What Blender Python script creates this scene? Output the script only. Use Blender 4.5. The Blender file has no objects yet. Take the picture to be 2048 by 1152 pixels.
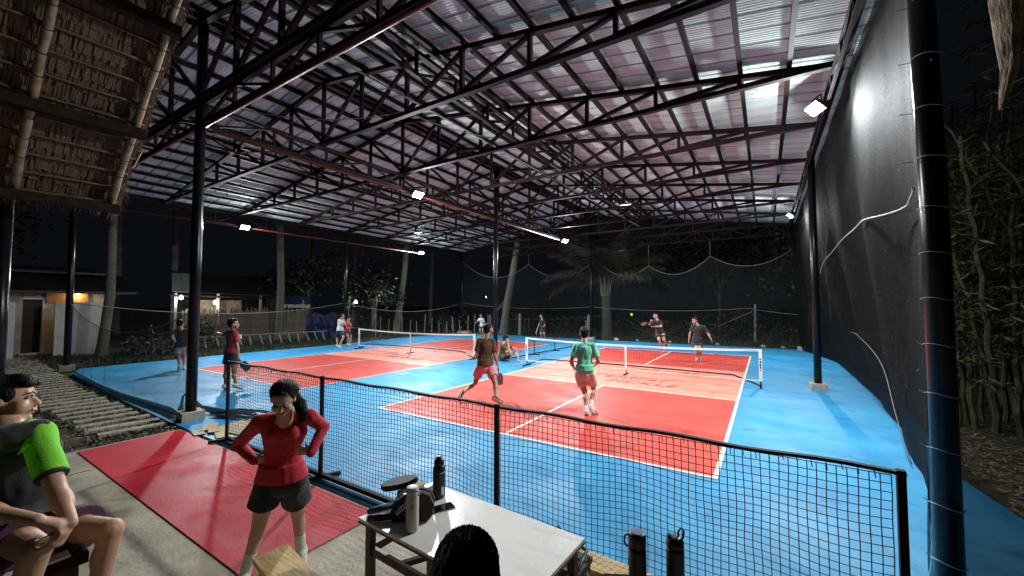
import bpy, math, random
from mathutils import Vector, Matrix, noise
R = math.radians
rnd = random.Random(11)
scene = bpy.context.scene
COL = scene.collection

# ------------------------------------------------------------------ camera, world, exposure
cam_data = bpy.data.cameras.new('camera')
cam = bpy.data.objects.new('camera', cam_data); COL.objects.link(cam)
cam.location = (6.6235, -5.3793, 2.0755)
cam.rotation_euler = (1.61268, -0.0003, 0.56583)
cam_data.sensor_width = 36.0
cam_data.lens = 14.0274
cam_data.clip_start = 0.05
cam_data.clip_end = 600
scene.camera = cam
world = bpy.data.worlds.new('World'); scene.world = world; world.use_nodes = True
wn = world.node_tree.nodes; wl = world.node_tree.links
bg = wn['Background']; bg.inputs[0].default_value = (0.35, 0.45, 0.6, 1); bg.inputs[1].default_value = 0.007
scene.view_settings.view_transform = 'Standard'; scene.view_settings.look = 'None'
scene.view_settings.exposure = 0.32; scene.view_settings.gamma = 1.0
scene.view_settings.use_curve_mapping = False
scene.cycles.use_denoising = True
scene.cycles.max_bounces = 7; scene.cycles.diffuse_bounces = 4; scene.cycles.glossy_bounces = 3
scene.cycles.transparent_max_bounces = 16; scene.cycles.sample_clamp_indirect = 4.0
LAMP_W = 480.0      # power of each floodlight

# ------------------------------------------------------------------ materials
MATS = {}
def mat(name, col=(.5,.5,.5), rough=.6, metal=0, spec=.5, noise_amt=0., nscale=8., bump=0., bscale=60., col2=None,
        emis=None, estr=0., alpha=1., stretch=None, rough2=None, detail=6, sheen=0, sub=0, contrast=(.35,.65), rscale=1.5):
    if name in MATS: return MATS[name]
    m = bpy.data.materials.new(name); m.use_nodes = True
    nt = m.node_tree; N = nt.nodes; L = nt.links
    b = N['Principled BSDF']
    b.inputs['Base Color'].default_value = (*col, 1); b.inputs['Roughness'].default_value = rough
    b.inputs['Metallic'].default_value = metal; b.inputs['Specular IOR Level'].default_value = spec
    if sub:
        b.inputs['Subsurface Weight'].default_value = sub; b.inputs['Subsurface Radius'].default_value = (.02,.008,.004)
        b.inputs['Subsurface Scale'].default_value = .6
    if sheen: b.inputs['Sheen Weight'].default_value = sheen
    tc = N.new('ShaderNodeTexCoord'); src = tc.outputs['Object']
    if stretch:
        mp = N.new('ShaderNodeMapping'); mp.inputs['Scale'].default_value = stretch
        L.new(src, mp.inputs['Vector']); src = mp.outputs['Vector']
    if col2 or noise_amt:
        c2 = col2 or tuple(c*(1-noise_amt) for c in col)
        no = N.new('ShaderNodeTexNoise'); no.inputs['Scale'].default_value = nscale; no.inputs['Detail'].default_value = detail
        no.inputs['Roughness'].default_value = .65
        L.new(src, no.inputs['Vector'])
        cr = N.new('ShaderNodeValToRGB'); cr.color_ramp.elements[0].position = contrast[0]; cr.color_ramp.elements[1].position = contrast[1]
        cr.color_ramp.elements[0].color = (*c2, 1); cr.color_ramp.elements[1].color = (*col, 1)
        L.new(no.outputs['Fac'], cr.inputs['Fac']); L.new(cr.outputs['Color'], b.inputs['Base Color'])
    if rough2 is not None:
        no2 = N.new('ShaderNodeTexNoise'); no2.inputs['Scale'].default_value = rscale; no2.inputs['Detail'].default_value = 8
        L.new(src, no2.inputs['Vector'])
        mr = N.new('ShaderNodeMapRange'); mr.inputs[1].default_value = .35; mr.inputs[2].default_value = .65
        mr.inputs[3].default_value = rough; mr.inputs[4].default_value = rough2
        L.new(no2.outputs['Fac'], mr.inputs[0]); L.new(mr.outputs[0], b.inputs['Roughness'])
    if bump:
        nb = N.new('ShaderNodeTexNoise'); nb.inputs['Scale'].default_value = bscale; nb.inputs['Detail'].default_value = 5
        L.new(src, nb.inputs['Vector'])
        bu = N.new('ShaderNodeBump'); bu.inputs['Strength'].default_value = bump; bu.inputs['Distance'].default_value = .01
        L.new(nb.outputs['Fac'], bu.inputs['Height']); L.new(bu.outputs['Normal'], b.inputs['Normal'])
    if emis:
        b.inputs['Emission Color'].default_value = (*emis, 1); b.inputs['Emission Strength'].default_value = estr
    if alpha < 1:
        tr = N.new('ShaderNodeBsdfTransparent'); mx = N.new('ShaderNodeMixShader'); mx.inputs[0].default_value = alpha
        L.new(tr.outputs[0], mx.inputs[1]); L.new(b.outputs[0], mx.inputs[2]); L.new(mx.outputs[0], N['Material Output'].inputs[0])
    MATS[name] = m
    return m

M = {}
def court_mat(name, col, col2, rough, rough2, bump=.35):
    # painted concrete: rolled acrylic with trowel streaks, scuffs and glossy damp patches
    m = bpy.data.materials.new(name); m.use_nodes = True
    nt = m.node_tree; N = nt.nodes; L = nt.links; b = N['Principled BSDF']; b.inputs['Specular IOR Level'].default_value = .38
    tc = N.new('ShaderNodeTexCoord')
    def nz(scale, detail=6, st=(1,1,1), rot=0):
        mp = N.new('ShaderNodeMapping'); mp.inputs['Scale'].default_value = st; mp.inputs['Rotation'].default_value = (0,0,rot)
        n = N.new('ShaderNodeTexNoise'); n.inputs['Scale'].default_value = scale; n.inputs['Detail'].default_value = detail; n.inputs['Roughness'].default_value = .6
        L.new(tc.outputs['Object'], mp.inputs['Vector']); L.new(mp.outputs['Vector'], n.inputs['Vector']); return n.outputs['Fac']
    def ramp(f, a, b2, ca, cb):
        r = N.new('ShaderNodeValToRGB'); r.color_ramp.elements[0].position = a; r.color_ramp.elements[1].position = b2
        r.color_ramp.elements[0].color = ca; r.color_ramp.elements[1].color = cb; L.new(f, r.inputs['Fac']); return r.outputs['Color']
    c = ramp(nz(.9, 9), .35, .65, (*col2, 1), (*col, 1))
    st = ramp(nz(3.0, 8, (.35, 1.6, 1), .5), .42, .7, (1,1,1,1), (.84,.84,.84,1))
    sc = ramp(nz(2.6, 12, (1, 1, 1)), .56, .70, (1,1,1,1), (.66,.66,.66,1))
    ms = ramp(nz(1.1, 12, (.6, 3.2, 1), 1.1), .62, .68, (1,1,1,1), (.72,.70,.70,1))
    def mul(a, b3):
        x = N.new('ShaderNodeMix'); x.data_type = 'RGBA'; x.blend_type = 'MULTIPLY'; x.inputs[0].default_value = 1
        L.new(a, x.inputs[6]); L.new(b3, x.inputs[7]); return x.outputs[2]
    L.new(mul(mul(mul(c, st), sc), ms), b.inputs['Base Color'])
    mr = N.new('ShaderNodeMapRange'); mr.inputs[1].default_value = .42; mr.inputs[2].default_value = .58
    mr.inputs[3].default_value = rough; mr.inputs[4].default_value = rough2
    L.new(nz(.7, 8, (1, 1.3, 1)), mr.inputs[0]); L.new(mr.outputs[0], b.inputs['Roughness'])
    b1 = N.new('ShaderNodeBump'); b1.inputs['Strength'].default_value = bump; b1.inputs['Distance'].default_value = .006
    L.new(nz(26, 4, (1, 2.2, 1), .6), b1.inputs['Height'])
    b2 = N.new('ShaderNodeBump'); b2.inputs['Strength'].default_value = bump*.8; b2.inputs['Distance'].default_value = .003
    L.new(nz(140, 3), b2.inputs['Height']); L.new(b1.outputs['Normal'], b2.inputs['Normal']); L.new(b2.outputs['Normal'], b.inputs['Normal'])
    return m
M['blue'] = court_mat('blue_court_paint', (.030,.29,.52), (.021,.225,.44), .46, .66)
M['red'] = court_mat('red_court_paint', (.60,.060,.036), (.50,.045,.030), .50, .68)
M['pink'] = court_mat('pink_court_paint', (.76,.27,.19), (.68,.22,.15), .50, .68)
M['mat'] = court_mat('crimson_floor_paint', (.56,.012,.026), (.44,.008,.018), .50, .70, .28)
M['concrete'] = mat('bare_concrete', (.43,.38,.27), .85, noise_amt=.45, nscale=2.2, bump=.5, bscale=30, rough2=.6)
M['block'] = mat('footing_concrete', (.46,.42,.33), .9, noise_amt=.4, nscale=12, bump=.6, bscale=40)
M['line'] = mat('white_line_paint', (.78,.74,.68), .5, noise_amt=.16, nscale=9, bump=.2, bscale=90)
M['line_pink'] = mat('cream_line_paint', (.80,.60,.46), .5, noise_amt=.1, nscale=9)
M['letter'] = mat('faded_lettering_paint', (.30,.045,.035), .55, nscale=20, col2=(.55,.14,.10), contrast=(.35,.6))
M['soil'] = mat('dark_soil', (.085,.07,.045), .95, noise_amt=.6, nscale=5, bump=1, bscale=14, col2=(.03,.035,.016))
M['steel'] = mat('black_painted_steel', (.0035,.0038,.0042), .65, spec=.10, noise_amt=.5, nscale=6, col2=(.014,.007,.006), contrast=(.66,.88))
M['pole'] = mat('glossy_black_pipe', (.006,.006,.007), .27, spec=.28, noise_amt=.3, nscale=10)
M['redpipe'] = mat('red_oxide_pipe', (.20,.045,.028), .35, noise_amt=.4, nscale=20)
M['roof'] = mat('galvanised_roof_sheet', (.60,.70,.66), .75, metal=.0, spec=.07, noise_amt=.28, nscale=1.6, rough2=.8, stretch=(.6,2.5,1))
M['thatch'] = mat('nipa_thatch', (.16,.105,.06), .95, col2=(.10,.062,.035), nscale=5, stretch=(.6,14,.6), bump=1, bscale=22)
M['bamboo'] = mat('dry_bamboo', (.30,.22,.12), .6, noise_amt=.55, nscale=9, bump=.3, bscale=30)
M['batten'] = mat('batten_bamboo', (.13,.075,.04), .7, noise_amt=.5, nscale=12)
M['beam'] = mat('dark_wood_beam', (.028,.019,.012), .9, spec=.1, noise_amt=.5, nscale=8, bump=.6)
M['plank'] = mat('raw_plank_wood', (.74,.54,.24), .65, col2=(.40,.25,.09), nscale=6, stretch=(1.2,12,9), bump=.5, bscale=30, contrast=(.3,.62))
M['oldwood'] = mat('peeling_wood', (.42,.34,.22), .85, col2=(.12,.07,.035), nscale=9, stretch=(6,6,1.6), bump=1, bscale=30, contrast=(.42,.58))
M['maroon'] = mat('maroon_painted_wood', (.105,.022,.016), .5, noise_amt=.4, nscale=14)
M['tabletop'] = mat('white_laminate', (.86,.85,.78), .22, noise_amt=.05, nscale=3, bump=.14, bscale=22, rough2=.36)
M['white'] = mat('white_plastic', (.76,.75,.70), .45, noise_amt=.08, nscale=14)
M['net_black'] = mat('black_net_cord', (.006,.007,.010), .8)
M['net_tape'] = mat('white_net_tape', (.80,.79,.75), .7, noise_amt=.1, nscale=20)
M['wall'] = mat('off_white_plaster', (.82,.82,.78), .8, noise_amt=.22, nscale=3, bump=.3, bscale=60)
M['wall_dim'] = mat('grey_plaster', (.60,.60,.56), .85, noise_amt=.3, nscale=3, bump=.4, bscale=60)
M['darkroof'] = mat('dark_metal_roof', (.05,.055,.06), .55, metal=.3, noise_amt=.4, nscale=4)
M['door'] = mat('dark_brown_door', (.030,.015,.012), .6, noise_amt=.3, nscale=6)
M['orangewall'] = mat('ochre_panel', (.5,.28,.12), .8, noise_amt=.3, nscale=10)
M['tarp'] = mat('blue_tarpaulin', (.018,.035,.16), .4, noise_amt=.6, nscale=5, bump=1, bscale=7)
M['fencewood'] = mat('weathered_fence_wood', (.26,.21,.14), .9, noise_amt=.55, nscale=8)
M['post'] = mat('grey_fence_post', (.34,.32,.26), .9, noise_amt=.4, nscale=12)
M['trunk'] = mat('coconut_bark', (.24,.22,.17), .95, col2=(.09,.08,.055), nscale=7, bump=1, bscale=20, stretch=(1,1,4))
M['palmbark'] = mat('dark_palm_bark', (.07,.058,.04), .95, col2=(.04,.032,.02), nscale=6, bump=1, bscale=18, stretch=(1,1,3))
M['leaf'] = mat('dark_green_leaf', (.013,.021,.008), .55, noise_amt=.6, nscale=2)
M['frond'] = mat('palm_frond_leaf', (.036,.038,.015), .5, noise_amt=.5, nscale=3)
M['grass'] = mat('grass_blade', (.034,.052,.013), .7, noise_amt=.6, nscale=3)
M['yleaf'] = mat('yellowing_leaf', (.22,.20,.05), .6)
M['litter'] = mat('dry_leaf_litter', (.46,.34,.18), .8, noise_amt=.7, nscale=2.5)
M['culm'] = mat('bamboo_culm', (.27,.24,.14), .6, noise_amt=.55, nscale=5)
M['bleaf'] = mat('bamboo_leaf', (.17,.20,.065), .55, noise_amt=.5, nscale=3)
M['rope'] = mat('white_cord', (.40,.40,.35), .7)
M['dimrope'] = mat('grey_cord', (.13,.125,.10), .8)
M['lampbody'] = mat('lamp_housing', (.03,.03,.03), .5)
M['lampglass'] = mat('lit_floodlight_glass', (1,1,1), .5, emis=(.93,.97,1.0), estr=55)
M['lampdim'] = mat('lit_floodlight_side_glass', (1,1,1), .5, emis=(.93,.97,1.0), estr=9)
M['bulb'] = mat('lit_bulb_glass', (1,1,1), .5, emis=(1,.92,.78), estr=22)
M['bulbwarm'] = mat('lit_warm_bulb_glass', (1,.8,.5), .5, emis=(1,.62,.25), estr=14)
M['card'] = mat('tan_cardboard', (.50,.40,.24), .85, noise_amt=.2, nscale=12)
M['blackfab'] = mat('black_fabric', (.014,.014,.016), .7, noise_amt=.3, nscale=30, bump=.4, bscale=150)
M['blackrub'] = mat('matte_black_coating', (.012,.013,.014), .42)
M['navyrub'] = mat('matte_navy_coating', (.010,.013,.026), .42)
M['phone'] = mat('phone_glass', (.006,.006,.008), .06, spec=.8)
M['phoneframe'] = mat('phone_case', (.02,.02,.02), .4)
M['bluegrey'] = mat('blue_grey_grip', (.07,.14,.19), .5)
M['greybottle'] = mat('ivory_bottle_coating', (.55,.50,.41), .5, noise_amt=.05, nscale=30)
M['chrome'] = mat('polished_chrome', (.7,.7,.7), .15, metal=1)
M['purple'] = mat('purple_plastic', (.16,.13,.33), .5)
M['brick'] = mat('brown_box_wood', (.10,.042,.025), .8, noise_amt=.4, nscale=10)
M['ball'] = mat('yellow_green_ball', (.62,.85,.03), .5, emis=(.6,.9,.02), estr=.0)
# skins and cloths
M['skin'] = mat('skin_tan', (.56,.32,.20), .5, noise_amt=.14, nscale=10, sub=.12, bump=.12, bscale=160)
M['skin2'] = mat('skin_brown', (.40,.21,.12), .5, noise_amt=.16, nscale=10, sub=.1, bump=.12, bscale=160)
M['skin3'] = mat('skin_light', (.50,.29,.19), .5, noise_amt=.1, nscale=10, sub=.12)
M['hair'] = mat('black_hair', (.010,.007,.006), .58, spec=.16, noise_amt=.6, nscale=26, stretch=(5,5,.7), bump=.8, bscale=28)
M['eye'] = mat('eye_white', (.6,.58,.55), .2)
M['iris'] = mat('dark_iris', (.01,.006,.004), .15)
M['lip'] = mat('lip_skin', (.30,.10,.075), .45)
def cloth(name, col, amt=.25, c2=None, sc=14, **k):
    M[name] = mat(name, col, .85, noise_amt=amt, col2=c2, nscale=sc, bump=.35, bscale=200, sheen=.15, **k)
cloth('red_knit_fabric', (.56,.014,.034), .2)
cloth('black_short_fabric', (.010,.010,.012))
cloth('brown_tee_fabric', (.115,.052,.018), .5, (.045,.016,.010), 5, stretch=(1,1,1.6))
cloth('coral_short_fabric', (.82,.27,.29), .15)
cloth('mint_tee_fabric', (.17,.62,.40), .4, (.10,.46,.28), 9)
cloth('khaki_short_fabric', (.76,.64,.44), .2)
cloth('olive_tee_fabric', (.085,.095,.025), .3)
cloth('crimson_jersey_fabric', (.38,.018,.028), .5, (.16,.008,.014), 12)
cloth('charcoal_tee_fabric', (.030,.028,.027), .4)
cloth('pale_short_fabric', (.40,.41,.38), .2)
cloth('white_tee_fabric', (.68,.70,.70), .12)
cloth('navy_short_fabric', (.014,.016,.034), .3)
cloth('red_tee_fabric', (.60,.045,.040), .25)
cloth('black_tee_fabric', (.014,.015,.017), .4)
cloth('smoky_jersey_fabric', (.045,.048,.045), .6, (.014,.015,.015), 7)
cloth('neon_green_fabric', (.22,.75,.02), .15)
cloth('plum_short_fabric', (.075,.018,.05), .4, (.03,.006,.02), 12)
cloth('dark_blue_short_fabric', (.012,.02,.038), .2)
cloth('pink_fabric', (.62,.32,.50), .15)
cloth('white_sock_fabric', (.70,.69,.64), .08)
cloth('yellow_shoe_fabric', (.80,.50,.02), .1)
cloth('cream_shoe_fabric', (.62,.58,.48), .12)
cloth('black_shoe_fabric', (.02,.02,.022), .2)

# ------------------------------------------------------------------ mesh helpers
ORIG = {}     # object name -> world origin of its local frame
class MB:
    def __init__(s): s.v = []; s.f = []; s.sm = False
    def add(s, vs, fs):
        o = len(s.v); s.v += [Vector(v) for v in vs]; s.f += [tuple(i+o for i in f) for f in fs]; return s
    def box(s, c, d, rot=None):
        h = Vector(d)/2; vs = []
        for x in (-1,1):
            for y in (-1,1):
                for z in (-1,1):
                    p = Vector((x*h.x, y*h.y, z*h.z))
                    if rot is not None: p = rot @ p
                    vs.append(Vector(c)+p)
        return s.add(vs, [(0,1,3,2),(4,6,7,5),(0,4,5,1),(2,3,7,6),(0,2,6,4),(1,5,7,3)])
    def bar(s, p0, p1, w, h=None, up=(0,0,1)):
        p0 = Vector(p0); p1 = Vector(p1); h = h or w; d = (p1-p0)
        L = d.length; d.normalize(); u = Vector(up)
        if abs(d.dot(u)) > .98: u = Vector((0,1,0))
        x = d.cross(u).normalized(); y = x.cross(d)
        vs = []
        for p in (p0, p1):
            for a, b in ((-1,-1),(1,-1),(1,1),(-1,1)): vs.append(p + x*(a*w/2) + y*(b*h/2))
        return s.add(vs, [(0,1,2,3),(7,6,5,4),(0,4,5,1),(1,5,6,2),(2,6,7,3),(3,7,4,0)])
    def path(s, pts, r, n=6, cap=True, flat=1.0):
        pts = [Vector(p) for p in pts]; k = len(pts)
        rs = r if isinstance(r, (list, tuple)) else [r]*k
        vs = []; px = None
        for i, p in enumerate(pts):
            d = (pts[min(i+1,k-1)] - pts[max(i-1,0)])
            if d.length < 1e-9: d = Vector((0,0,1))
            d.normalize()
            if px is None:
                u = Vector((0,0,1)) if abs(d.z) < .95 else Vector((1,0,0))
                px = d.cross(u).normalized()
            else:
                px = (px - d*px.dot(d))
                if px.length < 1e-6: px = d.orthogonal()
                px.normalize()
            y = d.cross(px)
            for j in range(n):
                a = 2*math.pi*j/n
                vs.append(p + px*(math.cos(a)*rs[i]) + y*(math.sin(a)*rs[i]*flat))
        fs = [(i*n+j, i*n+(j+1)%n, (i+1)*n+(j+1)%n, (i+1)*n+j) for i in range(k-1) for j in range(n)]
        if cap: fs += [tuple(range(n-1,-1,-1)), tuple((k-1)*n+j for j in range(n))]
        return s.add(vs, fs)
    def tube(s, p0, p1, r0, r1=None, n=8): return s.path([p0,p1], [r0, r0 if r1 is None else r1], n)
    def lathe(s, prof, c=(0,0,0), n=20, ax=None):
        # prof: (radius, height); ax: axis direction
        z = Vector(ax or (0,0,1)).normalized(); x = z.orthogonal().normalized(); y = z.cross(x); c = Vector(c); vs = []
        for r, h in prof:
            for j in range(n):
                a = 2*math.pi*j/n; vs.append(c + z*h + x*(r*math.cos(a)) + y*(r*math.sin(a)))
        k = len(prof)
        fs = [(i*n+j, i*n+(j+1)%n, (i+1)*n+(j+1)%n, (i+1)*n+j) for i in range(k-1) for j in range(n)]
        fs += [tuple(range(n-1,-1,-1)), tuple((k-1)*n+j for j in range(n))]
        return s.add(vs, fs)
    def ball(s, c, r, axes=None, n=12, m=8):
        r = Vector(r) if not isinstance(r, (int,float)) else Vector((r,r,r)); c = Vector(c)
        X, Y, Z = axes or (Vector((1,0,0)), Vector((0,1,0)), Vector((0,0,1)))
        vs = [c - Z*r.z]
        for i in range(1, m):
            t = math.pi*i/m - math.pi/2
            for j in range(n):
                a = 2*math.pi*j/n
                vs.append(c + X*(r.x*math.cos(t)*math.cos(a)) + Y*(r.y*math.cos(t)*math.sin(a)) + Z*(r.z*math.sin(t)))
        vs.append(c + Z*r.z)
        fs = [(0, 1+(j+1)%n, 1+j) for j in range(n)]
        for i in range(m-2):
            fs += [(1+i*n+j, 1+i*n+(j+1)%n, 1+(i+1)*n+(j+1)%n, 1+(i+1)*n+j) for j in range(n)]
        b = 1+(m-2)*n; t = len(vs)-1
        fs += [(b+j, b+(j+1)%n, t) for j in range(n)]
        return s.add(vs, fs)
    def cap(s, p0, p1, r0, r1, side=None, flat=1.0, n=14):
        # rounded tapered capsule; radius r along 'side', r*flat across it
        p0 = Vector(p0); p1 = Vector(p1); d = p1-p0; L = max(d.length, 1e-5); d.normalize()
        x = (Vector(side) if side is not None else d.orthogonal()); x = x - d*x.dot(d)
        if x.length < 1e-4: x = d.orthogonal()
        x.normalize(); y = d.cross(x); rings = []
        for t in (-80,-55,-28,0): rings.append((p0 + d*(r0*math.sin(R(t))*min(1,flat*1.1)), r0*math.cos(R(t))))
        for t in (0,28,55,80): rings.append((p1 + d*(r1*math.sin(R(t))*min(1,flat*1.1)), r1*math.cos(R(t))))
        vs = []
        for p, r in rings:
            for j in range(n):
                a = 2*math.pi*j/n; vs.append(p + x*(r*math.cos(a)) + y*(r*flat*math.sin(a)))
        k = len(rings)
        fs = [(i*n+j, i*n+(j+1)%n, (i+1)*n+(j+1)%n, (i+1)*n+j) for i in range(k-1) for j in range(n)]
        fs += [tuple(range(n-1,-1,-1)), tuple((k-1)*n+j for j in range(n))]
        return s.add(vs, fs)
    def mesh(s, name, m=None, org=(0,0,0), smooth=False):
        me = bpy.data.meshes.new(name); o = Vector(org)
        me.from_pydata([v-o for v in s.v], [], s.f)
        if m is not None: me.materials.append(m)
        if smooth or s.sm: me.shade_smooth()
        me.update(); return me

def org_of(p):
    return ORIG.get(p.name, Vector((0,0,0))) if p is not None else Vector((0,0,0))
def link(o, parent=None):
    COL.objects.link(o)
    if parent is not None: o.parent = parent; ORIG[o.name] = org_of(parent).copy()
    return o
def part(name, mb, m, parent, label=None, smooth=False, kind=None):
    o = bpy.data.objects.new(name, mb.mesh(name, m, org_of(parent), smooth)); link(o, parent)
    if label: o['label'] = label
    if kind: o['kind'] = kind
    return o
def inst(name, me, parent, loc=(0,0,0), rot=(0,0,0), scale=(1,1,1)):
    o = bpy.data.objects.new(name, me); link(o, parent)
    o.location = Vector(loc) - org_of(parent); o.rotation_euler = rot; o.scale = scale
    ORIG[o.name] = Vector(loc)
    return o
def thing(name, loc, label, cat, group=None):
    o = bpy.data.objects.new(name, None); o.empty_display_size = .2; COL.objects.link(o); o.location = loc
    ORIG[o.name] = Vector(loc); o['label'] = label; o['category'] = cat
    if group: o['group'] = group
    return o
def solo(name, mb, m, label, cat, group=None, smooth=False, org=None):
    o = org if org is not None else Vector(mb.v[0])
    ob = bpy.data.objects.new(name, mb.mesh(name, m, o, smooth)); COL.objects.link(ob); ob.location = o
    ob['label'] = label; ob['category'] = cat
    if group: ob['group'] = group
    return ob
def struct(name, mb, m, smooth=False, parent=None):
    o = bpy.data.objects.new(name, mb.mesh(name, m, (0,0,0), smooth)); COL.objects.link(o)
    if parent is not None: o.parent = parent
    else: o['kind'] = 'structure'
    return o
def stuff(name, mb, m, label, cat, smooth=False):
    o = bpy.data.objects.new(name, mb.mesh(name, m, (0,0,0), smooth)); COL.objects.link(o)
    o['kind'] = 'stuff'; o['label'] = label; o['category'] = cat; return o
def fuse(mb, voxel, smooth=4, fac=.5):
    me = mb.mesh('tmp'); o = bpy.data.objects.new('tmp', me); COL.objects.link(o)
    r = o.modifiers.new('r', 'REMESH'); r.mode = 'VOXEL'; r.voxel_size = voxel
    if smooth:
        q = o.modifiers.new('s', 'SMOOTH'); q.factor = fac; q.iterations = smooth
    dg = bpy.context.evaluated_depsgraph_get(); ev = o.evaluated_get(dg)
    out = bpy.data.meshes.new_from_object(ev)
    bpy.data.objects.remove(o); bpy.data.meshes.remove(me)
    return out
def fused_part(name, mb, voxel, m, parent, label=None, smooth=4, folds=0., fscale=9.):
    me = fuse(mb, voxel, smooth); og = org_of(parent)
    if folds:
        nn = [v.normal.copy() for v in me.vertices]
        for v, n in zip(me.vertices, nn):
            p = v.co; f = noise.noise(Vector((p.x*fscale, p.y*fscale, p.z*fscale*.45+p.x*2)))
            f2 = noise.noise(Vector((p.x*fscale*2.3+7, p.y*fscale*2.3, p.z*fscale*1.4)))
            v.co = p + n*(folds*(f + .5*f2))
    me.transform(Matrix.Translation(-og)); me.materials.clear(); me.materials.append(m); me.shade_smooth(); me.name = name
    o = bpy.data.objects.new(name, me); link(o, parent)
    if label: o['label'] = label
    return o
def text_mesh(txt, size, ext=.0, shear=0., space=1.0):
    cu = bpy.data.curves.new('t', 'FONT'); cu.body = txt; cu.size = size; cu.extrude = ext; cu.shear = shear
    cu.align_x = 'CENTER'; cu.align_y = 'CENTER'; cu.space_character = space
    o = bpy.data.objects.new('t', cu); COL.objects.link(o)
    me = bpy.data.meshes.new_from_object(o.evaluated_get(bpy.context.evaluated_depsgraph_get()))
    bpy.data.objects.remove(o); bpy.data.curves.remove(cu); return me
def text_part(name, txt, size, m, parent, mw, ext=.001, shear=0., space=1.):
    me = text_mesh(txt, size, ext, shear, space); me.transform(mw); me.transform(Matrix.Translation(-org_of(parent)))
    me.materials.clear(); me.materials.append(m); me.name = name
    o = bpy.data.objects.new(name, me); link(o, parent); return o
def lerp(a, b, t): return Vector(a)*(1-t) + Vector(b)*t
def sag(p0, p1, drop, n=14):
    return [lerp(p0,p1,i/n) - Vector((0,0,drop*4*(i/n)*(1-i/n))) for i in range(n+1)]
# ================================================================== ground, courts
def sheet(x0, y0, x1, y1, z, nx=1, ny=1):
    mb = MB(); vs = [(x0+(x1-x0)*i/nx, y0+(y1-y0)*j/ny, z) for j in range(ny+1) for i in range(nx+1)]
    return mb.add(vs, [(j*(nx+1)+i, j*(nx+1)+i+1, (j+1)*(nx+1)+i+1, (j+1)*(nx+1)+i) for j in range(ny) for i in range(nx)])
struct('ground', sheet(-300,-300,300,300,-.10), M['soil'])
# near ground with real unevenness
mb = MB(); nx, ny = 130, 120
vs = []
for j in range(ny+1):
    for i in range(nx+1):
        x = -45+80*i/nx; y = -18+62*j/ny
        z = -.055 + .05*noise.noise(Vector((x*.5, y*.5, 0))) + .025*noise.noise(Vector((x*2.1, y*2.1, 3)))
        if -13.2 < x < 9.6 and -9 < y < 19: z = min(z, -.03) - .03
        if x > 9.0: z += .02+.03*noise.noise(Vector((x*3, y*3, 9)))
        vs.append((x, y, z))
mb.add(vs, [(j*(nx+1)+i, j*(nx+1)+i+1, (j+1)*(nx+1)+i+1, (j+1)*(nx+1)+i) for j in range(ny) for i in range(nx)])
struct('terrain', mb, M['soil'], smooth=True)
# court slab, its edge follows the poured floor
mb = MB()
edge = [(-12.2,-1.9),(-11.0,-2.25),(-5.9,-2.5),(-2.5,-2.58),(9.4,-2.62),(8.9,-1),(8.55,1.6),(8.9,5),(9.05,9),(8.95,13),(8.5,15.5),(8.1,17.35),
        (3,17.3),(-4,17.4),(-12.7,18.2),(-12.9,13),(-12.3,7.5),(-12.4,2)]
n = len(edge)
mb.add([(x,y,0) for x,y in edge]+[(x,y,-.12) for x,y in edge], [tuple(range(n))]+[(i,i+n,(i+1)%n+n,(i+1)%n) for i in range(n)])
struct('court_floor', mb, M['blue'])
struct('concrete_floor', MB().box((4.3,-7.62,-.06),(12.0,9.96,.104)), M['concrete'])
struct('painted_entry_floor', sheet(-1.62,-3.84,3.33,-2.66,.002), M['mat'])
struct('sitting_platform', MB().box((7.5,-7.2,.225),(8.0,5.1,.446)), M['concrete'])
# expansion joints of the concrete
mb = MB()
for x in (-.6, 3.9): mb.box((x,-5.6,-.0052),(.012,3.4,.0024))
struct('concrete_joint', mb, M['beam'])
CX = [0.0, -9.15]; CW, CL = 6.096, 13.411
for ci, x0 in enumerate(CX):
    y0 = 0.1*ci
    for a, b in ((0,4.572),(8.839,CL)): struct('court_surface', sheet(x0,y0+a,x0+CW,y0+b,.004), M['red'])
    struct('kitchen_surface', sheet(x0,y0+4.572,x0+CW,y0+8.839,.004), M['pink'])
    def ln(xa,ya,xb,yb,m='line'):
        return sheet(x0+xa,y0+ya,x0+xb,y0+yb,.008), M[m]
    w = .055
    for a in (ln(0,0,CW,w), ln(0,CL-w,CW,CL), ln(0,w,w,CL-w), ln(CW-w,w,CW,CL-w), ln(w,4.55,CW-w,4.55+w,'line_pink'),
              ln(w,8.81,CW-w,8.81+w,'line_pink'), ln(w,6.68,CW-w,6.68+w*.9,'line_pink'), ln(3.02,w,3.02+w,4.55), ln(3.02,8.865,3.02+w,CL-w)):
        struct('court_line', a[0], a[1])
    for txt, size, x, y, sh in (('Central',.62,3.15,6.05,.35),('PICKLE',.52,3.75,5.42,.25),('Central',.62,3.7,7.75,.35)):
        me = text_mesh(txt, size, 0, sh, 1.15); me.materials.clear(); me.materials.append(M['letter'])
        o = bpy.data.objects.new('court_lettering', me); COL.objects.link(o); o.location = (x0+x, y0+y, .010); o['kind'] = 'structure'

# ================================================================== the steel canopy
RX, RZ, SL = -2.2, 7.42, .155
EX0, EX1 = -12.1, 7.7
TY = [-2.35+2.46*k for k in range(9)]
def topz(x): return RZ - SL*abs(x-RX)
canopy = thing('court_canopy', (-2.2,-2.3,0), 'huge black steel truss canopy with metal sheet roof over both courts', 'canopy')
BZ = 5.90
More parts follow.
